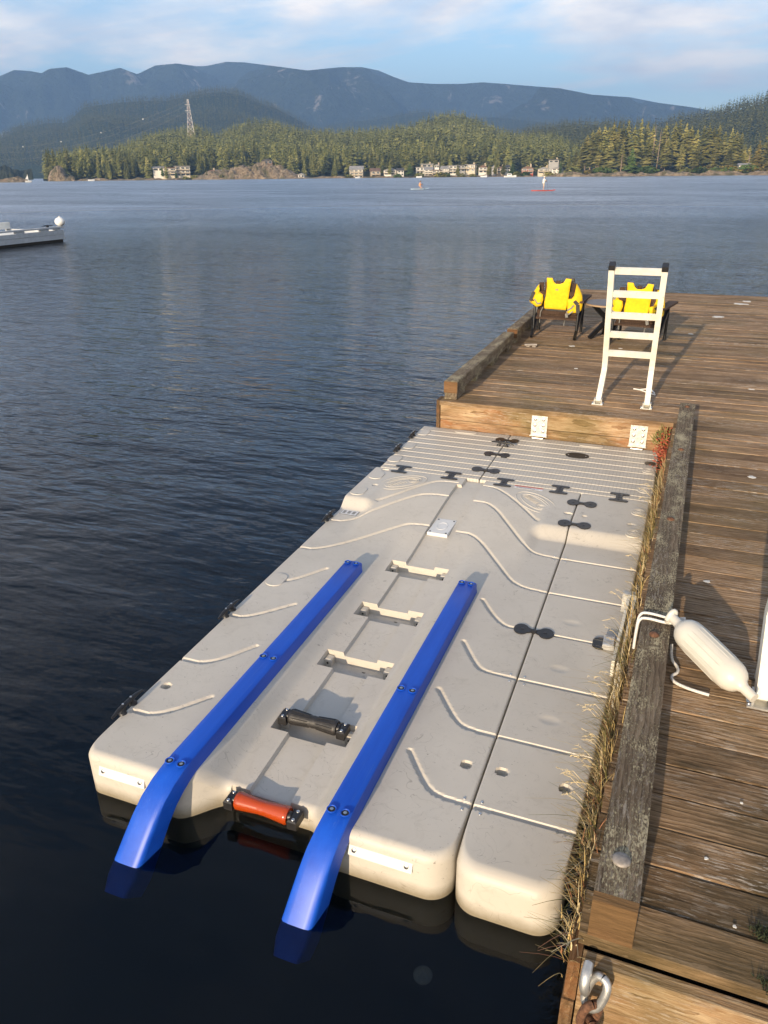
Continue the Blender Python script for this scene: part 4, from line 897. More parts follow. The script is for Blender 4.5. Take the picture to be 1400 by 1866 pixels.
UC = -1.265
GR = [[(-1.165, 5.06), (-1.06, 5.055), (-.894, 4.886), (-.676, 4.611)], [(-1.165, 4.776), (-1.03, 4.775), (-.808, 4.443), (-.66, 4.23), (-.468, 4.21)], [(-1.165, 4.322), (-1.03, 4.325), (-.799, 4.002), (-.66, 3.79), (-.468, 3.77)],
      [(-.795, 3.576), (-.70, 3.43), (-.62, 3.35), (-.545, 3.348)], [(-.786, 3.14), (-.673, 2.96), (-.62, 2.925), (-.468, 2.92)], [(-.79, 2.723), (-.665, 2.55), (-.61, 2.505), (-.468, 2.50)], [(-.783, 2.292), (-.662, 2.13), (-.60, 2.092), (-.468, 2.09)],
      [(-1.83, 4.575), (-1.708, 4.742), (-1.55, 5.0), (-1.48, 5.045), (-1.365, 5.05)], [(-2.06, 4.245), (-1.93, 4.25), (-1.60, 4.735), (-1.50, 4.79), (-1.365, 4.798)], [(-2.06, 3.80), (-1.92, 3.81), (-1.54, 4.30), (-1.48, 4.335), (-1.365, 4.344)],
      [(-2.0, 3.37), (-1.92, 3.375), (-1.776, 3.60)], [(-2.05, 2.94), (-1.95, 2.945), (-1.768, 3.162)], [(-2.06, 2.505), (-1.91, 2.51), (-1.766, 2.732)], [(-2.04, 2.095), (-1.91, 2.10), (-1.756, 2.301)]]
GR = [smoothpath(g) for g in GR]
POCK = [3.875, 3.385, 2.91, 2.43]
def z_main(X, Y):
    u = np.abs(X-UC); w = sstep(.545, .64, u)
    z = ZN + (ZF-ZN)*(w*sstep(4.43, 4.56, Y) + (1-w)*sstep(3.9, 5.0, Y))
    dt = np.interp(Y, [1.9, 2.4, 3.4, 4.25], [.105, .076, .042, 0.0])
    z = z - dt*(1-sstep(.195, .30, u))
    chL = np.where(Y < 5.02, UC-.095, UC-.06); inch = (X > chL) & (X < UC+.095)
    fl = np.clip(np.minimum(X-chL, UC+.095-X)/.006, 0, 1)
    z = z - .022*fl*inch
    zfl = ZN - dt - .022
    for yw in POCK:
        a = np.clip(np.minimum(yw-Y, Y-(yw-.135))/.004, 0, 1)*np.clip((.185-u)/.006, 0, 1)
        z = np.where(a > 0, z*(1-a)+(zfl-.048)*a, z)
    # near end pocket for the end roller
    a = np.clip((1.955-Y)/.004, 0, 1)*np.clip((.178-u)/.006, 0, 1); z = z*(1-a)+(.045)*a
    for g in GR:
        x0_, x1_ = min(p[0] for p in g)-.03, max(p[0] for p in g)+.03; y0_, y1_ = min(p[1] for p in g)-.03, max(p[1] for p in g)+.03
        m_ = (X > x0_) & (X < x1_) & (Y > y0_) & (Y < y1_)
        if m_.any(): z[m_] -= groove(poly_dist(X[m_], Y[m_], g))
    for (hx, hy, rx, ry, dp) in ((-2.0, 2.297, .023, .023, .03), (-.541, 2.294, .023, .023, .03), (-.50, 4.77, .030, .020, .010), (-.482, 4.768, .018, .014, .01), (-1.93, 4.80, .02, .02, .008), (-1.97, 5.12, .03, .02, .012)):
        z = z - dp*np.clip((1-((X-hx)/rx)**2-((Y-hy)/ry)**2)*4, 0, 1)
    # seats of the couplers
    return z
rc = .10
def y0_main(s):
    el = np.clip(s+2.065, 0, .055); er = np.clip(-.468-s, 0, rc); u = np.abs(s-UC)
    return 1.803 + .055-np.sqrt(np.maximum(.055**2-(.055-el)**2, 0)) + (rc-np.sqrt(np.maximum(rc*rc-(rc-er)**2, 0)))*.95 + .135*(1-sstep(.18, .36, u))
port = thing('jet_ski_port', 'large grey plastic drive-on float with two blue runners', 'float', (UC, 3.4, 0))
colk = [(-2.065, EDGE), (-.468, tuple(-e for e in EDGE)), (UC-.095, (-.001, 0, .003, .006, .008)), (UC+.095, (.001, 0, -.003, -.006, -.008)), (UC-.06, (-.001, 0, .003, .006)), (UC-.185, (-.001, 0, .003, .006)), (UC+.185, (.001, 0, -.003, -.006)), (UC-.178, (0, .003, .006)), (UC+.178, (0, -.003, -.006))]
rowk = [(1.803, EDGE), (5.160, tuple(-e for e in EDGE[:10])), (1.955, (0, -.002, -.004, .001)), (5.02, (-.001, .001))] + [(yw, (.001, 0, -.002, -.004, -.006)) for yw in POCK] + [(yw-.135, (-.001, 0, .002, .004)) for yw in POCK]
hf('deck', port, PLASTIC, -2.065, -.468, 1.803, 5.160, cluster(-2.065, -.468, .0062, colk), cluster(1.803, 5.160, .0062, rowk), y0_main, z_main, rf=.036)
ext = thing('side_float', 'narrow grey plastic float between the blue-runner float and the dock', 'float', (-.24, 3.4, 0))
xr_n = lambda Y: np.interp(Y, [1.8, 4.6, 5.16], [-.082, .004, .010])
def z_ext(X, Y):
    z = ZN + (ZF-ZN)*sstep(4.43, 4.56, Y) + 0*X
    for gy in (4.21, 3.77, 3.348, 2.92, 2.50, 2.09): z = z - groove(np.abs(Y-gy))
    for (hx, hy, rx, ry, dp) in ((-.396, 2.303, .023, .023, .03), (-.146, 2.302, .023, .023, .03), (-.39, 4.76, .018, .012, .01), (-.085, 4.73, .026, .016, .01), (-.29, 3.07, .05, .03, .003), (-.27, 2.68, .05, .03, .003), (-.29, 3.50, .05, .03, .003)):
        z = z - dp*np.clip((1-((X-hx)/rx)**2-((Y-hy)/ry)**2)*(4 if dp > .005 else 1), 0, 1)
    return z
y0_ext = lambda s: 1.80 + (rc-np.sqrt(np.maximum(rc*rc-(rc-np.clip(np.minimum(s+.462, -.05-s), 0, rc))**2, 0)))*.95
OFS = (-.013, -.010, -.007, -.004, 0, .004, .007, .010, .013)
hf('deck', ext, PLASTIC, -.462, -.05, 1.80, 5.160, cluster(-.462, -.05, .008, [(-.462, EDGE), (-.05, tuple(-e for e in EDGE))]),
   cluster(1.80, 5.160, .008, [(1.80, EDGE), (5.160, tuple(-e for e in EDGE[:10]))] + [(g, OFS) for g in (4.21, 3.77, 3.348, 2.92, 2.50, 2.09)]), y0_ext, z_ext, xr_fn=xr_n)
GY = [5.235+.1175*k for k in range(9)]
def z_sec(X, Y):
    z = ZF + 0*X
    for gy in GY: z = z - .75*groove(np.abs(Y-gy)*1.25)
    return z
secs = []
for (xl, xr, lab) in ((-2.035, -1.229, 'small ribbed grey dock section at the far left of the floats'), (-1.222, .022, 'wide ribbed grey dock section with a black oval plate beside the hinges')):
    s_ = thing('dock_section', lab, 'dock section', ((xl+xr)/2, 5.7, 0)); secs.append(s_)
    hf('deck', s_, TREAD, xl, xr, 5.168, 6.288, cluster(xl, xr, .05, [(xl, EDGE[:11]), (xr, tuple(-e for e in EDGE[:11]))]), cluster(5.168, 6.288, .03, [(5.168, EDGE[:11]), (6.288, tuple(-e for e in EDGE[:11]))] + [(g, OFS) for g in GY]), lambda s: 5.168+0*s, z_sec, rf=.010)

# ---- fittings of the floats
def rrect(cx, cy, w, h, r, n=5, rot=0.0):
    p = []
    for (sx, sy, a0) in ((1, 1, 0), (-1, 1, 90), (-1, -1, 180), (1, -1, 270)):
        for k in range(n+1):
            a = RAD(a0+90*k/n); p.append((sx*(w/2-r)+math.cos(a)*r, sy*(h/2-r)+math.sin(a)*r))
    c, s_ = math.cos(rot), math.sin(rot); return [(cx+x*c-y*s_, cy+x*s_+y*c) for x, y in p]
def zt(x, y): return ZF if y > 4.53 else ZN
for (x, y, par) in ((-1.975, 6.10, secs[0]), (-1.98, 5.72, secs[0]), (-1.985, 5.38, secs[0]), (-1.99, 4.985, port), (-2.0, 4.65, port), (-1.995, 3.372, port), (-.035, 5.79, secs[1]), (-.04, 5.375, secs[1]), (-.055, 4.955, ext), (-.065, 4.60, ext), (-1.62, 6.235, secs[0]), (-.52, 6.235, secs[1])):
    w, h = (.20, .07) if abs(y-6.235) < .01 else (.105, .15) if x < -1 else (.09, .13)
    z = zt(x, y); pc = part('pocket_cap', MB().prism(rrect(x, y, w, h, min(w, h)*.45), z-.004, z+.0045, .002), PLASTIC, par, 35)
    if x > -1 and w < .15:
        for rr in (.035, .018): part('cap_ring', MB().tube([(x+math.cos(2*math.pi*k/20)*rr, y+math.sin(2*math.pi*k/20)*rr*1.1, z+.0045) for k in range(21)], .0022, 5, False), PLASTIC, pc, 60)
# emblem ovals with small relief marks
for (cx, cy, ang, flip) in ((-1.752, 4.925, RAD(44), 1), (-.745, 4.89, RAD(-45), -1)):
    c, s_ = math.cos(ang), math.sin(ang); z = ZN+(ZF-ZN)*float(sstep(3.9, 5.0, cy))
    zl = lambda y_: float(z_main(np.array([[cx]]), np.array([[y_]]))[0, 0])
    L_ = lambda a, b: (cx+a*c-b*s_, cy+a*s_+b*c, zl(cy+a*s_+b*c)+.001)
    mk = part('emblem', MB(), PLASTIC, port) if False else None
    mb = MB()
    for (ra, rb, w) in ((.195, .105, .003), (.150, .070, .003)): mb.tube([L_(ra*math.cos(2*math.pi*k/48), rb*math.sin(2*math.pi*k/48)) for k in range(49)], w, 5, False)
    for rr in (.040, .024): mb.tube([L_(.085+rr*math.cos(2*math.pi*k/22), -.012+rr*.8*math.sin(2*math.pi*k/22)) for k in range(23)], .0026, 5, False)
    for k in range(6): mb.tube([L_(-.125+k*.026, -.022), L_(-.118+k*.026, .022), L_(-.106+k*.026, -.02)], .0026, 5)
    mb.tube([L_(-.13, .040), L_(0, .052), L_(.12, .036)], .003, 5)
    part('emblem', mb, PLASTIC, port, 60)
# white square plate, small label plates
wp = part('cover_plate', MB().box((-1.348, 4.262, .205), (-1.208, 4.498, .2265), ch=.003), WHITE, port)
for (dx, dy) in ((.015, .02), (.125, .02), (.015, .216), (.125, .216)): part('bolt', dome((-1.348+dx, 4.262+dy, .2266), .0065, .003), BLACK, wp, 60)
part('cap_ring', MB().tube([(-1.278+.035*math.cos(2*math.pi*k/24), 4.38+.055*math.sin(2*math.pi*k/24), .2267) for k in range(25)], .002, 5, False), WHITE, wp)
LABELW = plain('white_label', (0.60, 0.60, 0.60), 0.4, 0, .15, 70); LABELR = plain('red_label', (0.55, 0.10, 0.05), 0.5, 0, .1, 50)
st = part('warning_label', MB().box((-.945, 5.098, .2762), (-.735, 5.130, .2772)), LABELW, port); part('red_band', MB().box((-.945, 5.1305, .2762), (-.735, 5.146, .2773)), LABELR, st)
for k in range(3): part('text_line', MB().box((-.93, 5.103+k*.009, .2773), (-.76-.03*k, 5.1055+k*.009, .2776)), BLACK, st)
st = part('serial_label', MB().box((-2.03, 4.37, .2106), (-1.91, 4.44, .2116)), LABELW, port)
part('label_border', MB().box((-2.034, 4.365, .2102), (-1.906, 4.445, .2109)), BLACK, st)
for k in range(3): part('text_block', MB().box((-2.02+k*.036, 4.382, .2117), (-1.998+k*.036, 4.428, .2120)), REFLECT, st)

def dogbone(a, b, cx, cy, rot):           # a: full length, b: lobe width
    h = [(0, b*.17)]; pts = []
    n = 10
    for k in range(n+1):
        t_ = k/n*math.pi*.92 - 0.0; pts.append((a/2-b*.42 - math.cos(math.pi-t_*1.0)*0, 0))
    o_ = []
    lc = a/2-b*.40
    for k in range(13):
        an = RAD(-150+300*k/12); o_.append((lc+math.cos(an)*b*.42, math.sin(an)*b*.5))
    pl = o_[:]; pl += [(b*.12, b*.16), (-b*.12, b*.16)]; pl += [(-x, y) for x, y in reversed(o_)]; pl += [(-b*.12, -b*.16), (b*.12, -b*.16)]
    c, s_ = math.cos(rot), math.sin(rot); return [(cx+x*c-y*s_, cy+x*s_+y*c) for x, y in pl]
def spool(a, b, cx, cy):                  # wide-headed coupler across a row joint
    h = [(-.022, -.028), (-.030, -a*.28), (-b*.42, -a*.30), (-b*.5, -a*.38), (-b*.42, -a*.48), (0, -a*.5), (b*.42, -a*.48), (b*.5, -a*.38), (b*.42, -a*.30), (.030, -a*.28), (.022, -.028)]
    h = h + [(-x, -y) for x, y in h]; return [(cx+x, cy+y) for x, y in h]
def coupler(label, cx, cy, rot, a=.20, b=.10, z=ZF, group=None):
    t = thing('dock_coupler', label, 'coupler', (cx, cy, z))
    part('plate', MB().prism(spool(a, b, cx, cy) if rot > 1 else dogbone(a, b, cx, cy, rot), z-.010, z+.006), BLACK, t, 40)
    part('slot', MB().prism(rrect(cx, cy, .034, .016, .007, 4, rot), z+.004, z+.0085), RUBBER, t)
    for sg in (-1, 1): part('cap_screw', dome((cx+sg*math.cos(rot)*a*.29, cy+sg*math.sin(rot)*a*.29, z+.0055), .011, .003), BLACK, t, 60)
coupler('black dog-bone coupler nearest the hinged board on the seam of the ribbed sections', -1.222, 6.13, 0, .20, .095)
coupler('middle black dog-bone coupler on the seam of the ribbed sections', -1.225, 5.75, 0, .21, .095)
coupler('black dog-bone coupler on the ribbed seam closest to the runners', -1.225, 5.37, 0, .22, .10)
for (x, lab) in ((-1.855, 'leftmost black coupler between the ribbed row and the runner float'), (-1.447, 'second black coupler from the left behind the runner float'), (-1.036, 'third black coupler from the left, beside the red and white label'), (-.622, 'fourth black coupler from the left, beyond the right oval emblem'), (-.201, 'black coupler between the ribbed row and the narrow float')):
    coupler(lab, x, 5.166, math.pi/2, .155, .135)
coupler('black dog-bone coupler at the raised end of the narrow float seam', -.435, 4.965, 0, .20, .10); coupler('black dog-bone coupler just beyond the bright ramp of the narrow float', -.437, 4.60, 0, .21, .10)
coupler('black dog-bone coupler on the narrow float seam level with the white bracket', -.465, 3.348, 0, .205, .095, ZN)
part('oval_plate', MB().prism([(-.60+.095*math.cos(2*math.pi*k/28), 5.945+.062*math.sin(2*math.pi*k/28)) for k in range(28)], ZF-.006, ZF+.005), BLACK, secs[1], 40)
for sx in (-1, 1): part('bolt', dome((-.60+sx*.07, 5.945, ZF+.0045), .006, .003), STEEL, secs[1], 60)
part('end_socket', MB().prism(rrect(-.03, 5.95, .085, .07, .03), ZF-.006, ZF+.006), BLACK, secs[1], 40)
def cleat(label, x, y, z, rz, L=.21):
    t = thing('cleat', label, 'cleat', (x - (.022 if x < -1.5 else 0), y, z), rz)
    lpart('horn', MB().tube([(-L/2, 0, .026), (-L*.3, 0, .033), (-L*.12, 0, .034), (L*.12, 0, .034), (L*.3, 0, .033), (L/2, 0, .026)], [.005, .009, .011, .011, .009, .005], 8), BLACK, t, 60)
    for sx in (-1, 1):
        f = lpart('foot', MB().tube([(sx*L*.17, 0, -.004), (sx*L*.17, 0, .005), (sx*L*.15, 0, .014), (sx*L*.13, 0, .033)], [.020, .018, .010, .010], 10), BLACK, t, 50)
        lpart('bolt', MB().lathe([(0, .005), (.004, .005)], (sx*L*.13, 0, .0435), (0, 0, 1), 8), STEEL, f)
cleat('black cleat on the left edge of the float near the front', -2.04, 2.10, ZN, math.pi/2); cleat('black cleat midway along the left edge of the float', -2.04, 2.955, ZN, math.pi/2)
cleat('black cleat on the left float edge below the oval caps', -2.045, 4.26, ZN, math.pi/2); cleat('black cleat on the left edge of the small ribbed section, nearer one', -2.015, 5.575, ZF, math.pi/2, .2)
cleat('black cleat on the left edge of the small ribbed section, farther one', -2.01, 5.95, ZF, math.pi/2, .2); cleat('black cleat lying across the seam of the two ribbed sections', -1.228, 5.975, ZF, RAD(-8), .2)

# ---- blue runners
def runner(cx, sh):
    Yp = [3.655, 3.64, 3.3, 2.9, 2.5, 2.1, 1.88, 1.82, 1.76, 1.70, 1.645, 1.60, 1.555, 1.51, 1.47]
    Zt = [.262, .270, .270, .270, .270, .270, .270, .262, .240, .200, .142, .082, .018, -.045, -.085]
    rows_ = []
    for y_, z_ in zip(Yp, Zt):
        k = np.clip((1.86-y_)/.36, 0, 1); x_ = cx + sh*k**1.5; w = .052*(1+.22*k) if y_ > 1.48 else .050
        hgt = .064 if y_ > 1.86 else .064+.045*k
        i_ = Yp.index(y_); a = (Yp[max(i_-1, 0)], Zt[max(i_-1, 0)]); b = (Yp[min(i_+1, 14)], Zt[min(i_+1, 14)]); tx, tz = b[0]-a[0], b[1]-a[1]; l_ = math.hypot(tx, tz); ny, nz = -tz/l_, tx/l_
        if nz < 0: ny, nz = -ny, -nz
        sec = [(-1.12, -1), (-1.0, -.22), (-.93, -.07), (-.80, -.015), (-.45, 0.03), (0, .045), (.45, .03), (.80, -.015), (.93, -.07), (1.0, -.22), (1.12, -1)]
        rows_.append([(x_+sx*w, y_+ny*sz*hgt*(1 if sz < 0 else .1), z_+nz*sz*hgt*(1 if sz < 0 else .1)) for sx, sz in sec])
    n = 11; vs_ = [v for r in rows_ for v in r]; fs_ = [tuple(range(n)), tuple((len(rows_)-1)*n+k for k in range(n-1, -1, -1))]
    for i in range(len(rows_)-1):
        for k in range(n): fs_.append((i*n+k, i*n+(k+1) % n, (i+1)*n+(k+1) % n, (i+1)*n+k))
    ru = part('runner', MB().add(vs_, fs_), BLUE, port, 40)
    for yb in (3.615, 2.59, 1.835):
        for sx in (-1, 1):
            bx = cx+sx*.027; part('bolt_cup', MB().lathe([(.0, .0190), (.0035, .0195), (.0050, .0175), (.0035, .0150), (.0014, .0140)], (bx, yb, .2716), (0, 0, 1), 18), BLUE, ru, 60); part('bolt_seat', MB().lathe([(0, .0148), (.0009, .0148)], (bx, yb, .2722), (0, 0, 1), 14), BLACK, ru)
            part('bolt', MB().lathe([(0, .0068), (.0022, .0066), (.0030, .005), (.0022, .003)], (bx, yb, .2727), (0, 0, 1), 12), STEEL, ru, 50)
runner(-1.612, -.075); runner(-.902, -.055)
SEAT = PLASTIC
# ---- white strips on the front edge
for (x0, x1) in ((-1.985, -1.757), (-.850, -.603)):
    R_ = Matrix.Rotation(RAD(74), 3, 'X'); yq = 1.8015; c0 = Vector(((x0+x1)/2, yq, .142))
    s_ = part('rub_strip', MB().box((x0, yq-.023, .1385), (x1, yq+.023, .1455), R_, c0), WHITE, port)
    for xb in (x0+.022, x1-.022):
        part('bolt', MB().lathe([(0, .0095), (.003, .009), (.0042, .006)], Vector((xb, yq, .142))+R_@Vector((0, 0, .004)), R_@Vector((0, 0, 1)), 12), STEEL, s_, 50)
# ---- keel rollers and cradle brackets
def roller(label, yc, zc, L, rad, mat, ribs):
    t = thing('keel_roller', label, 'roller', (UC, yc, zc)); prof = []
    N = 28
    for k in range(N+1):
        u = -1+2*k/N; r0 = rad*(1-.26*(1-abs(u))**1.0); 
        if abs(u) < .05: r0 = rad*.80
        if abs(u) > .965: r0 *= .86
        prof.append((u*L/2, r0))
    lpart('roller_body', MB().lathe(prof, (0, 0, 0), (1, 0, 0), 26), mat, t, 40)
    for sx in (-1, 1):
        b = lpart('bracket', MB().box((sx*(L/2+.026)-.020, -.035, -.030), (sx*(L/2+.026)+.020, .035, .012), ch=.006), BLACK, t)
        for sy in (-1, 1): lpart('bolt', dome((sx*(L/2+.028), sy*.022, .0115), .0075, .005), STEEL, b, 50)
        lpart('hub', MB().lathe([(0, rad*.55), (.012, rad*.5)], (sx*L/2 - (0 if sx > 0 else .012), 0, 0), (1, 0, 0), 14), BLACK, t, 50)
    if ribs:
        for k in range(12):
            a = 2*math.pi*k/12
            for sg in (-1, 1): lpart('tread_ridge', MB().tube([(sg*(.02+i*(L/2-.035)/3), math.cos(a)*(rad*(1-.26*(1-abs(.16+i*.24)))+.0004), math.sin(a)*(rad*(1-.26*(1-abs(.16+i*.24)))+.0004)) for i in range(4)], .0022, 4), mat, t)
roller('black ribbed keel roller set in the centre channel between the runners', 2.365, .158, .235, .036, RUBBER, True)
roller('translucent orange keel roller at the front notch of the float', 1.895, .098, .235, .038, ROLLER, False)
for yw in POCK:
    zf_ = float(z_main(np.array([[UC]]), np.array([[yw-.07]]))[0, 0])
    for sx in (-1, 1):
        b = part('cradle_tab', MB().box((UC+sx*.163-.020, yw-.052, zf_-.002), (UC+sx*.163+.020, yw-.0045, zf_+.047), ch=.006), PLASTIC, port)
        part('bolt_hole', MB().lathe([(0, .006), (.0015, .006)], (UC+sx*.163, yw-.0525, zf_+.026), (0, -1, 0), 10), BLACK, b)
    part('drain_hole', MB().lathe([(0, .011), (.001, .011)], (UC+.03, yw-.03, zf_+.0003), (0, 0, 1), 12), BLACK, port)
# screws by the grooves
for gy in (4.21, 2.92, 2.09):
    for (x, dy, par) in ((-.50, .028, port), (-.495, -.028, port), (-.432, .03, ext), (-.425, -.028, ext)):
        part('screw', dome((x, gy+dy, ZN), .0062, .003), STEEL, par, 50)
# ---- hinge plates on the face board
for (x, lab) in ((-.985, 'galvanized hinge plate with six bolts, left one on the face board'), (-.157, 'galvanized hinge plate with six bolts, right one on the face board')):
    t = thing('hinge_plate', lab, 'hinge', (x, 6.30, .29))
    part('plate', MB().box((x-.068, 6.309, .298), (x+.068, 6.3165, .470)), GALV, t)
    part('lip', MB().box((x-.075, 6.285, .2885), (x+.075, 6.3085, .2975)), GALV, t); part('loop', MB().tube([(x-.05, 6.286, .283), (x-.045, 6.262, .281), (x+.045, 6.262, .281), (x+.05, 6.286, .283)], .005, 6), GALV, t, 50)
    for k in range(6): part('bolt', MB().lathe([(0, .014), (.003, .0135), (.004, .009), (.011, .0085), (.012, .004)], (x+(-.036 if k % 2 else .036), 6.309, .33+.054*(k//2)), (0, -1, 0), 12), STEEL, t, 40)
# ---- sliding bracket between float and dock
t = thing('mooring_bracket', 'white aluminium slide bracket with a grey clip joining float and dock', 'bracket', (-.01, 3.3, .22))
xb = -.028
for dx in (0, .030): part('rail', MB().bar((xb+dx-.02, 3.03, .30), (xb+dx+.004, 3.56, .35), .014, .10), PAINT, t)
part('end_block', MB().box((xb-.028, 3.555, .30), (xb+.045, 3.60, .41), ch=.004), GALV, t)
part('rail', MB().bar((xb+.012, 3.0, .12), (xb+.012, 3.02, .36), .03, .05, (0, 1, 0)), PAINT, t)
part('clip', MB().box((-.115, 3.305, .2135), (xb-.03, 3.395, .245), ch=.005), GALV, t); part('socket', MB().prism(rrect(-.128, 3.35, .075, .10, .036), ZN-.004, ZN+.010), BLACK, t, 40)

# ================================================================== LADDERS
def ladder(label, loc):
    t = thing('dock_ladder', label, 'ladder', loc)
    B, T = Vector((0, .21, .265)), Vector((0, -.14, 1.165))
    for sx in (-1, 1):
        x0, x1 = sx*.205, sx*.198
        mb = MB()
        pth = [Vector((x0, .0, .012)), Vector((x1, .19, .235)), Vector((x1, .216, .275)), Vector((x1, .205, .33)), Vector((x1*1.02, -.14, 1.165))]
        vs_ = []; fs_ = []
        for i, p_ in enumerate(pth):
            a = pth[max(i-1, 0)]; b = pth[min(i+1, 4)]; d = (b-a).normalized(); sd = Vector((1, 0, 0)); u = sd.cross(d).normalized()
            for (m_, n_) in ((-1, -1), (1, -1), (1, 1), (-1, 1)): vs_.append(p_+sd*.0225*m_+u*.034*n_)
        for i in range(4):
            for k in range(4): fs_.append((i*4+k, i*4+(k+1) % 4, i*4+4+(k+1) % 4, i*4+4+k))
        fs_ += [(0, 1, 2, 3), (19, 18, 17, 16)]
        r = lpart('rail', MB().add(vs_, fs_), PAINT, t)
        lpart('end_cap', MB().bar((x1*1.02, -.138, 1.160), (x1*1.02, -.152, 1.198), .050, .073, (0, 1, 0)), BLACK, r)
        lpart('foot_bracket', MB().box((x0-.05, -.05, .0015), (x0+.045, .03, .009)).box((x0-.034, -.035, .009), (x0-.026, .025, .05)).box((x0+.026, -.035, .009), (x0+.034, .025, .05)), GALV, t)
        lpart('brace', MB().bar((x0, .15, .004), (x1, .20, .20), .02, .035, (0, 1, 0)), PAINT, t)
        for dx in (-.042, .038): lpart('bolt', dome((x0+dx, -.03, .009), .009, .007), STEEL, t, 50)
    for f in (.975, .765, .56, .37, .175):
        p = B.lerp(T, f); lpart('rung', MB().bar((-.178, p.y, p.z), (.178, p.y, p.z), .034, .046, (0, -.36, .93)), PAINT, t)
    return t
lad = ladder('white aluminium dock ladder tilted up in front of the two chairs', (-.335, 6.645, DZ))
l2 = copy_tree(lad); l2.location = (.715, 2.672, DZ); l2['label'] = 'white ladder rail cut off by the right edge, beside the white fender'
for c_ in l2.children:
    if c_.name.startswith('foot_bracket'): pass
rp = MB().tube([(-.28, 7.25, .5345), (-.22, 7.22, .537), (-.17, 7.17, .536), (-.12, 7.12, .537), (-.08, 7.10, .535)], .007, 6).tube([(-.22, 7.23, .537), (-.17, 7.27, .537), (-.12, 7.25, .537), (-.09, 7.15, .536)], .007, 6)
o = mesh_obj('rope', rp, ROPE, None, 60); tag(o, 'short frayed rope on the planks by the ladder foot', 'rope')

# ================================================================== CHAIRS, TABLE, VESTS
def chair(label, loc, rz):
    t = thing('slatted_chair', label, 'chair', loc, rz, 'chairs at the end of the dock')
    bk0, bk1 = Vector((0, -.06, .24)), Vector((0, -.20, .675)); bd = (bk1-bk0)
    for k in range(7):
        x = -.185+k*.0617; L_ = 1.0 - .02*abs(k-3); p, q_ = bk0+Vector((x, 0, 0)), bk0+bd*L_+Vector((x*1.06, 0, 0)); lpart('back_slat', MB().bar(p, q_, .054, .018, bd.cross(Vector((1, 0, 0)))), SLAT, t)
    n_ = bd.cross(Vector((1, 0, 0))).normalized(); 
    for f in (.12, .66):
        c_ = bk0+bd*f-Vector((0, .026, 0)); lpart('back_rail', MB().bar(c_+Vector((-.24, 0, 0)), c_+Vector((.24, 0, 0)), .028, .05, (0, -.3, 1)), SLAT, t)
    for k in range(6):
        f = k/5; y_ = -.11+.40*f; z_ = .225+.135*f; lpart('seat_slat', MB().bar((-.25, y_, z_), (.25, y_, z_), .068, .020, (0, -.3, 1)), SLAT, t)
    for sx in (-1, 1):
        a = lpart('armrest', MB().prism([(sx*.235, -.20), (sx*.32, -.20), (sx*.345, .40), (sx*.235, .40)][::(1 if sx > 0 else -1)], .425, .449), SLAT, t)
        lpart('rear_leg', MB().bar((sx*.262, -.285, .0), (sx*.262, .235, .335), .030, .055, (0, -.5, .8)), FRAME, t)
        lpart('front_leg', MB().tube([(sx*.268, .265, 0), (sx*.268, .275, .25), (sx*.268, .25, .40), (sx*.268, .20, .422), (sx*.266, -.02, .422)], .017, 8), FRAME, t, 50)
        lpart('arm_post', MB().tube([(sx*.262, -.18, .065), (sx*.266, -.16, .30), (sx*.268, -.14, .424)], .014, 8), FRAME, t, 50)
    return t
def pad(outline, th, place, mat, name, parent, bend=None):
    bm = bmesh.new(); vs_ = [bm.verts.new((x, y, 0)) for x, y in outline]; f = bm.faces.new(vs_)
    bmesh.ops.recalc_face_normals(bm, faces=[f])
    if f.normal.z < 0: f.normal_flip()
    r = bmesh.ops.extrude_face_region(bm, geom=[f]); top = [g for g in r['geom'] if isinstance(g, bmesh.types.BMFace)]
    bmesh.ops.translate(bm, vec=(0, 0, th*.55), verts=list({v for g in top for v in g.verts}))
    bmesh.ops.inset_region(bm, faces=top, thickness=.016, depth=th*.45)
    bmesh.ops.inset_region(bm, faces=top, thickness=.022, depth=th*.15)
    bmesh.ops.triangulate(bm, faces=bm.faces[:])
    for _ in range(2): bmesh.ops.subdivide_edges(bm, edges=[e for e in bm.edges if e.calc_length() > .03], cuts=1, use_grid_fill=False); bmesh.ops.triangulate(bm, faces=bm.faces[:])
    for v in bm.verts:
        wr = (vnoise(v.co.x*26+v.co.y*9, v.co.y*11+3, 5)-.5)*.010*(1 if v.co.z > .003 else .3)
        v.co.z += float(wr); v.co = place(v.co)
    bmesh.ops.recalc_face_normals(bm, faces=bm.faces)
    me = bpy.data.meshes.new(name); bm.to_mesh(me); bm.free(); me.materials.append(mat); me.polygons.foreach_set('use_smooth', [True]*len(me.polygons)); me.set_sharp_from_angle(angle=RAD(60))
    o = bpy.data.objects.new(name, me); C.objects.link(o); o.parent = parent; return o
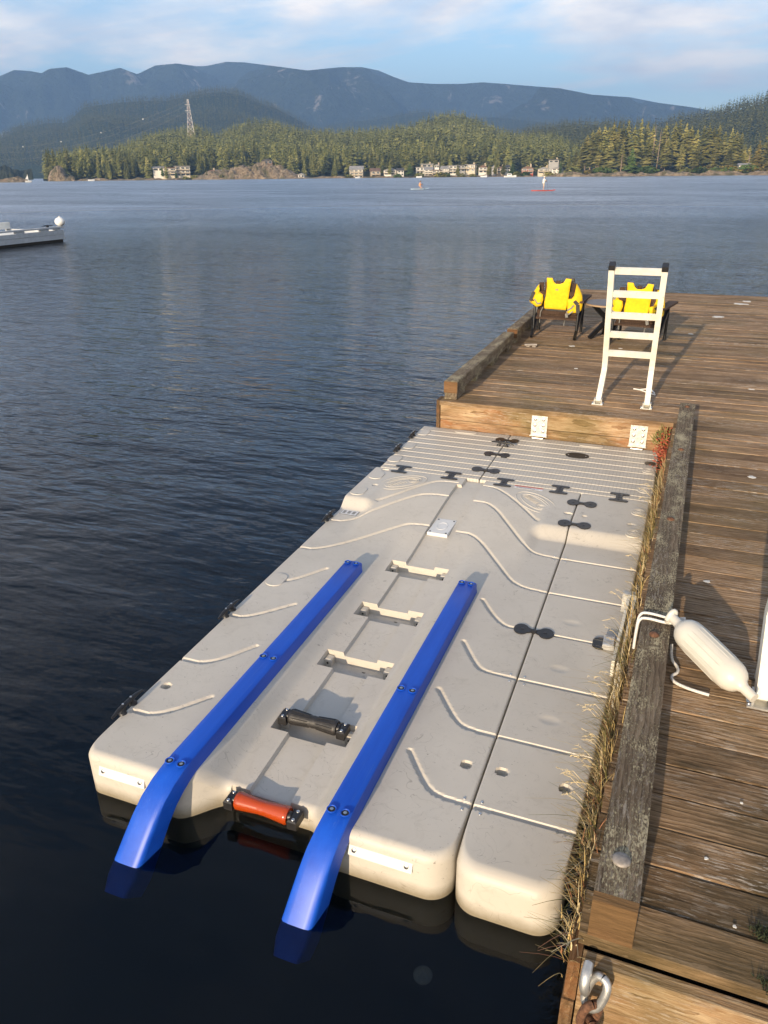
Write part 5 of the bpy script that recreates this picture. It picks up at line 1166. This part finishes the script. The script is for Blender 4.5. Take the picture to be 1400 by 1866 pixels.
def vest(label, loc, rz, k):
    t = thing('life_vest', label, 'life vest', loc, rz, 'life vests hung over the chairs')
    up_ = Vector((0, -.14, .435)).normalized(); nb = Vector((0, -up_.z, up_.y)).normalized(); o0 = Vector((0, -.255, .705))
    def place(c): 
        side = max(0, abs(c.x)-.15); return o0 + Vector((c.x, 0, 0)) + up_*c.y + nb*(c.z + .004 - side*side*1.2 - .5*max(0, c.y+.03)*0)
    bp = [(-.15, -.385), (.115, -.392), (.135, -.25), (.15, -.10), (.165, .005), (.10, .01), (.07, -.045), (.03, -.062), (-.02, -.062), (-.045, -.035), (-.062, .012), (-.128, .012), (-.125, -.10), (-.135, -.22), (-.152, -.30)]
    pad(bp, .020, place, FABRIC, 'back_panel', t)
    hem = [(-.145, -.402), (.115, -.410), (.115, -.394), (-.148, -.387)]; pad(hem, .012, place, GREYFAB, 'waist_band', t)
    if k == 0:
        L_ = [(-.215, -.075), (-.24, -.10), (-.30, -.21), (-.345, -.305), (-.325, -.325), (-.245, -.372), (-.185, -.345), (-.165, -.27), (-.17, -.205), (-.205, -.185), (-.225, -.14)]
        R_ = [(.225, -.05), (.262, -.12), (.295, -.21), (.305, -.33), (.295, -.40), (.24, -.425), (.135, -.425), (.128, -.33), (.130, -.25), (.175, -.245), (.205, -.20), (.215, -.13)]
    else:
        L_ = [(-.215, -.07), (-.245, -.12), (-.285, -.20), (-.305, -.30), (-.30, -.36), (-.235, -.385), (-.185, -.35), (-.165, -.28), (-.175, -.22), (-.22, -.205), (-.235, -.15)]
        R_ = [(.21, -.06), (.25, -.08), (.285, -.15), (.295, -.25), (.29, -.36), (.255, -.43), (.20, -.43), (.135, -.40), (.13, -.27), (.175, -.255), (.20, -.19)]
    wl_ = pad(L_, .040, place, FABRIC, 'side_panel', t); wr_ = pad(R_, .040, place, FABRIC, 'side_panel', t)
    def strip(pts, w, par, nm='webbing', z=.047, m=REFLECT):
        q = [Vector((x, y, z)) for x, y in pts]; mb = MB()
        for a, b in zip(q[:-1], q[1:]):
            d = (b-a).normalized(); s_ = Vector((-d.y, d.x, 0))*w/2
            vv = [place(v) for v in (a-s_, b-s_, b+s_, a+s_)]; vv += [place(v+Vector((0, 0, .005))) for v in (a-s_, b-s_, b+s_, a+s_)]
            mb.add(vv, [(0, 1, 2, 3), (7, 6, 5, 4), (0, 4, 5, 1), (1, 5, 6, 2), (2, 6, 7, 3), (3, 7, 4, 0)])
        lpart(nm, mb, m, par)
    if k == 0:
        strip([(-.275, -.16), (-.325, -.29)], .038, wl_, m=GREYFAB); strip([(-.27, -.25), (-.23, -.31), (-.185, -.29)], .016, wl_)
        strip([(.215, -.25), (.255, -.30), (.262, -.41)], .042, wr_, m=GREYFAB); strip([(.135, -.375), (.18, -.345), (.21, -.305)], .018, wr_); strip([(.15, -.425), (.205, -.385)], .014, wr_)
    else:
        strip([(-.225, -.10), (-.265, -.19)], .02, wl_); strip([(-.30, -.33), (-.24, -.355)], .02, wl_)
        strip([(.215, -.28), (.25, -.24), (.285, -.25)], .05, wr_, m=GREYFAB); strip([(.235, -.30), (.225, -.42)], .045, wr_, m=GREYFAB)
    mk = MB()
    for a in (-.017, .002): 
        vv = [place(Vector(v)) for v in ((a, -.135, .0215), (a+.013, -.135, .0215), (a+.013, -.115, .0215), (a, -.115, .0215), (a, -.135, .0245), (a+.013, -.135, .0245), (a+.013, -.115, .0245), (a, -.115, .0245))]
        mk.add(vv, [(3, 2, 1, 0), (4, 5, 6, 7), (0, 1, 5, 4), (1, 2, 6, 5), (2, 3, 7, 6), (3, 0, 4, 7)])
    lpart('chest_mark', mk, REFLECT, t)
    strap_x = .125 if k == 0 else .12
    lpart('strap', MB().tube([place(Vector(v)) for v in ((strap_x, -.40, .02), (strap_x+.012, -.44, .03), (strap_x-.01, -.50, .02), (strap_x-.025, -.56, .01), (strap_x-.03, -.60, .01))], .008, 5, True, .35), REFLECT, t)
    lpart('buckle', MB().bar(place(Vector((strap_x, -.43, .03))), place(Vector((strap_x+.006, -.475, .03))), .035, .012), REFLECT, t)
    lpart('strap', MB().tube([place(Vector(v)) for v in ((-.165, -.36, .02), (-.19, -.42, .03), (-.20, -.50, .02), (-.205, -.58, .01))], .007, 5, True, .35), REFLECT, t)
    return t
chair('dark slatted chair at the dock corner, left of the round table', (-1.385, 9.64, DZ+.002), RAD(0))
chair('dark slatted chair behind the white ladder, right of the round table', (-.405, 9.46, DZ+.002), RAD(-9))
vest('yellow life vest draped over the left chair with its side panels splayed', (-1.385, 9.64, DZ+.002), RAD(0), 0)
vest('yellow life vest draped over the chair seen through the ladder rungs', (-.405, 9.46, DZ+.002), RAD(-9), 1)
tb = thing('round_table', 'small round table with crossed dark legs between the two chairs', 'table', (-.80, 9.66, DZ+.002))
TOPM = plain('brown_grey_tabletop', (0.105, 0.085, 0.075), 0.45, 0, .12, 8)
lpart('table_top', MB().lathe([(.395, .262), (.397, .268), (.415, .270), (.419, .264)], (0, 0, 0), (0, 0, 1), 40), TOPM, tb, 30)
lpart('edge_band', MB().lathe([(.396, .2705), (.414, .2712)], (0, 0, 0), (0, 0, 1), 40), plain('tan_edge', (0.32, 0.22, 0.13), .6, 0, .1, 10), tb, 40)
for k in range(3):
    a = RAD(100+120*k); d_ = Vector((math.cos(a), math.sin(a), 0))
    lpart('leg', MB().bar(d_*.215, -d_*.03+Vector((0, 0, .22)), .034, .050).bar(-d_*.03+Vector((0, 0, .20)), d_*.19+Vector((0, 0, .394)), .034, .050), FRAME, tb)

# ================================================================== FENDER AND ROPE
A_, B_ = Vector((.166, 2.915, .690)), Vector((.452, 2.605, .612)); ax = (B_-A_); Lf = ax.length
fe = thing('boat_fender', 'white ribbed boat fender lying on the planks against the kerb', 'fender', (.3, 2.77, DZ)); axn = ax.normalized()
R0 = .064
prof = [(-.01, .020), (.03, .021), (.045, .026), (.055, .040), (.070, .053), (.09, .061), (.115, R0), (Lf-.105, R0), (Lf-.08, .061), (Lf-.058, .051), (Lf-.045, .040), (Lf-.035, .026), (Lf-.02, .020), (Lf+.03, .019)]
part('body', MB().lathe(prof, A_, axn, 32), FENDER, fe, 50)
u0 = axn.orthogonal().normalized(); w0 = axn.cross(u0)
for k in range(8):
    a = 2*math.pi*k/8
    for da in (-.16, .16):
        nd = u0*math.cos(a+da)+w0*math.sin(a+da); part('rib', MB().tube([A_+axn*s_+nd*(R0-.001) for s_ in (.125, .14, Lf*.5, Lf-.13, Lf-.115)], [.001, .0028, .0028, .0028, .001], 5), FENDER, fe, 60)
part('eye', MB().tube([A_-axn*.012+(u0*math.cos(t_)+Vector((0, 0, 1))*math.sin(t_))*.022 for t_ in [2*math.pi*k/14 for k in range(15)]], .011, 7, False), FENDER, fe, 60)
kx0, kx1 = xs(2.93), xs(2.93)+.117
rp = thing('mooring_rope', 'white rope looped twice round the kerb and tied to the fender', 'rope', (.1, 2.93, .65))
for dy in (0, .045):
    pts = smoothpath([(kx1+.05, 2.905+dy*.4, .695), (kx1+.01, 2.91+dy*.7, .672), (kx1-.02, 2.92+dy, .6595), (kx0+.02, 2.935+dy, .6595), (kx0-.012, 2.93+dy, .652), (kx0-.016, 2.90+dy, .60), (kx0-.016, 2.88+dy, .52)], 2)
    part('loop', MB().tube(pts, .0062, 7), ROPE, rp, 60)
pts = smoothpath([(kx1+.012, 2.86, .60), (kx1+.02, 2.82, .545), (kx1+.045, 2.80, .537), (kx1+.05, 2.755, .537), (kx1+.02, 2.72, .537), (kx1+.035, 2.68, .537), (kx1+.10, 2.655, .537), (kx1+.165, 2.645, .537)], 2)
part('tail', MB().tube(pts, .0065, 7), ROPE, rp, 60)
part('knot', MB().lathe([(-.02, .012), (0, .022), (.02, .014)], A_-axn*.004, axn, 10), ROPE, rp, 60)

# ================================================================== CHAIN AT THE CORNER
ch = thing('chain', 'galvanized shackle and rusty chain hanging at the near dock corner', 'chain', (.03, 1.39, .45))
def link(c, ax1, ax2, a, b, r, mat, nm):
    pts = []
    for k in range(25):
        t_ = 2*math.pi*k/24; pts.append(Vector(c)+Vector(ax1)*math.copysign(abs(math.cos(t_))**.8, math.cos(t_))*a+Vector(ax2)*math.copysign(abs(math.sin(t_))**.8, math.sin(t_))*b)
    part(nm, MB().tube(pts, r, 9, False), mat, ch, 60)
part('eye_bolt', MB().tube([(.025, 1.398, .502), (.022, 1.37, .498), (.02, 1.35, .475), (.024, 1.36, .44), (.026, 1.398, .43)], [.013, .014, .013, .012, .010], 9), GALV, ch, 60)
link((.052, 1.365, .445), (.25, .18, .95), (.85, -.5, 0), .052, .024, .0115, GALV, 'shackle')
link((.045, 1.352, .370), (.05, -.15, .98), (.80, .6, 0), .055, .026, .0115, RUST, 'chain_link'); link((.052, 1.350, .285), (.05, 0, 1), (.5, -.85, 0), .055, .026, .0115, RUST, 'chain_link'); link((.05, 1.350, .2), (.0, 0, 1), (.85, .5, 0), .055, .026, .0115, RUST, 'chain_link')

# ================================================================== GRASS, PLANTS, JELLYFISH
def blades(name, label, spots, mats, cat='grass', width=.0016):
    V = []; F = []; MI = []
    for (b, d, h, lean, mi, w_) in spots:
        d = Vector(d); sd = d.cross(Vector((0, 0, 1))).normalized(); o_ = len(V); n = 5
        for i in range(n+1):
            f = i/n; c_ = Vector(b) + Vector((0, 0, h*(f-.42*lean*f*f))) + d*h*lean*f*f; ww = w_*(1-.8*f); V += [tuple(c_-sd*ww), tuple(c_+sd*ww)]
        for i in range(n): F.append((o_+2*i, o_+2*i+1, o_+2*i+3, o_+2*i+2)); MI.append(mi)
    me = bpy.data.meshes.new(name); me.from_pydata(V, [], F)
    for m_ in mats: me.materials.append(m_)
    me.polygons.foreach_set('material_index', MI); o = bpy.data.objects.new(name, me); C.objects.link(o); tag(o, label, cat, kind='stuff'); return o
STRAW = plain('dry_straw', (0.46, 0.33, 0.13), 0.8, 0, .25, 30); STRAW2 = plain('pale_straw', (0.60, 0.48, 0.27), 0.8, 0, .15, 30); GRN = plain('olive_grass', (0.15, 0.14, 0.035), 0.75, 0, .3, 30); REDS = plain('reddish_stem', (0.30, 0.13, 0.06), 0.8, 0, .3, 30)
r_ = random.Random(3); sp = []
def dens(y_): return np.interp(y_, [1.42, 1.6, 2.0, 2.9, 3.05, 3.55, 3.75, 4.6, 5.2, 5.5], [.2, .55, 1.05, 1.2, .35, .35, .9, .8, .5, 0])
for _ in range(5600):
    y_ = r_.uniform(1.42, 5.5)
    if r_.random() > dens(y_)/1.2: continue
    b = (xs(y_)-.020+r_.gauss(-.012, .014), y_, r_.uniform(.40, .50)); 
    if b[0] > xs(y_)-.004: b = (xs(y_)-.006, y_, b[2])
    a = r_.gauss(math.pi, .95); d_ = (math.cos(a), math.sin(a)*.9-.25, 0); long_ = r_.random() < .10
    h = r_.uniform(.13, .21) if long_ else r_.uniform(.04, .13); mi = r_.choices((0, 1, 2, 3), (.44, .30, .16, .10))[0]
    sp.append((b, d_, h, r_.uniform(.3, 1.15), mi, r_.uniform(.0010, .0026)))
for _ in range(12):                   # hanging tuft at the corner
    y_ = r_.uniform(1.36, 1.5); b = (xs(1.42)-.03+r_.gauss(0, .012), y_, r_.uniform(.42, .50)); a = r_.uniform(0, 6.28); sp.append((b, (math.cos(a)*.4, math.sin(a)*.5-.3, 0), r_.uniform(.05, .10), r_.uniform(1.0, 2.2), r_.choice((0, 0, 1)), .0015))
blades('dry_grass', 'dry straw-coloured grass growing along the dock edge', sp, [STRAW, STRAW2, GRN, REDS])
# seed heads
mb = MB()
for _ in range(46):
    y_ = r_.choice((r_.uniform(1.9, 2.6), r_.uniform(1.9, 2.6), r_.uniform(2.6, 4.9))); c0 = Vector((xs(y_)-r_.uniform(.07, .14), y_+r_.uniform(-.08, .08), r_.uniform(.50, .62))); d_ = Vector((-1, r_.uniform(-.6, .6), r_.uniform(-.6, .5))).normalized(); L_ = r_.uniform(.025, .05)
    mb.tube([Vector((xs(y_)-.02, y_, .46)), c0-Vector((-.03, 0, .03)), c0], .0009, 3)
    for k in range(9):
        q = c0+d_*L_*k/9; e_ = Vector((r_.uniform(-1, 1), r_.uniform(-1, 1), r_.uniform(-1, .4)))*.009; mb.tube([q, q+e_+d_*.006], [.0014, .0004], 4)
o = mesh_obj('grass_seed_heads', mb, STRAW2); tag(o, 'feathery pale grass seed heads leaning over the float', 'grass', kind='stuff')
REDL = plain('red_succulent', (0.36, 0.075, 0.035), 0.6, 0, .35, 60); mb = MB(); mg = MB()
for k in range(420):
    y_ = r_.gauss(6.02, .17); z_ = r_.uniform(.28, .50); x_ = xs(y_)-.05+r_.gauss(-.01, .03); a = r_.random()*6.28; c0 = Vector((x_, min(y_, 6.27), z_)); d_ = Vector((math.cos(a), math.sin(a), r_.uniform(-.2, .8)))*.02
    mb.tube([c0, c0+d_*.6, c0+d_], [.002, .005, .001], 4)
for k in range(110):
    y_ = r_.uniform(5.98, 6.29); c0 = Vector((xs(y_)-.06+r_.gauss(-.02, .03), y_, .42)); t1 = c0+Vector((r_.gauss(-.01, .03), r_.gauss(-.02, .03), r_.uniform(.03, .11)))
    mg.tube([c0, c0.lerp(t1, .5), t1], [.003, .0045, .001], 4)
o = mesh_obj('red_stonecrop', mb, REDL); tag(o, 'red succulent growth in the dock corner by the hinge', 'plant', kind='stuff')
o = mesh_obj('green_stems', mg, plain('green_stem', (0.20, 0.18, 0.05), .7, 0, .3, 40)); tag(o, 'yellow-green stems above the red succulents in the corner', 'plant', kind='stuff')
mb = MB()
for k in range(160):
    x_ = r_.choice((.462, .455)); y_ = r_.choice((1.475, 1.62)); c0 = Vector((x_+r_.gauss(0, .016), y_+r_.gauss(0, .014), DZ)); a = r_.random()*6.28; mb.tube([c0, c0+Vector((math.cos(a)*.01, math.sin(a)*.01, r_.uniform(.008, .02)))], [.002, .0006], 4)
o = mesh_obj('moss_tuft', mb, plain('dark_moss', (0.02, 0.028, 0.008), .9, 0, .3, 60)); tag(o, 'dark moss tufts on the planks at the right edge', 'moss', kind='stuff')
JEL = NT('jelly_flesh').done((0.40, 0.38, 0.36), .4, 0, **{'Transmission Weight': .5, 'Alpha': .35})
j = thing('jellyfish', 'faint pale jellyfish drifting under the dark water', 'jellyfish', (-.506, 1.64, -.17))
lpart('bell', MB().lathe([(0, .033), (.006, .035), (.014, .029), (.020, .018), (.023, .002)], (0, 0, 0), (0, 0, 1), 24), JEL, j, 60)
for k in range(4): lpart('arm', MB().tube([(math.cos(k*1.57)*.008, math.sin(k*1.57)*.008, .012), (math.cos(k*1.57)*.018, math.sin(k*1.57)*.018, -.01)], [.006, .003], 6), JEL, j, 60)

# ================================================================== HAZE
def haze():
    m = bpy.data.materials.new('haze_air'); m.use_nodes = True; t = m.node_tree; t.nodes.clear()
    o_ = t.nodes.new('ShaderNodeOutputMaterial'); v = t.nodes.new('ShaderNodeVolumePrincipled'); t.links.new(v.outputs[0], o_.inputs['Volume'])
    v.inputs['Color'].default_value = (0.32, 0.56, 1.0, 1); v.inputs['Density'].default_value = HAZE_D; v.inputs['Anisotropy'].default_value = 0.0
    m.cycles.homogeneous_volume = True if hasattr(m.cycles, 'homogeneous_volume') else None
    mb = MB().box((-7000, -400, -6.0), (7000, 9500, 800.0)); o = mesh_obj('haze', mb, m); tag(o, 'pale blue air haze over the lake', kind='stuff'); return o
HAZE_D = 2.2e-4
haze()
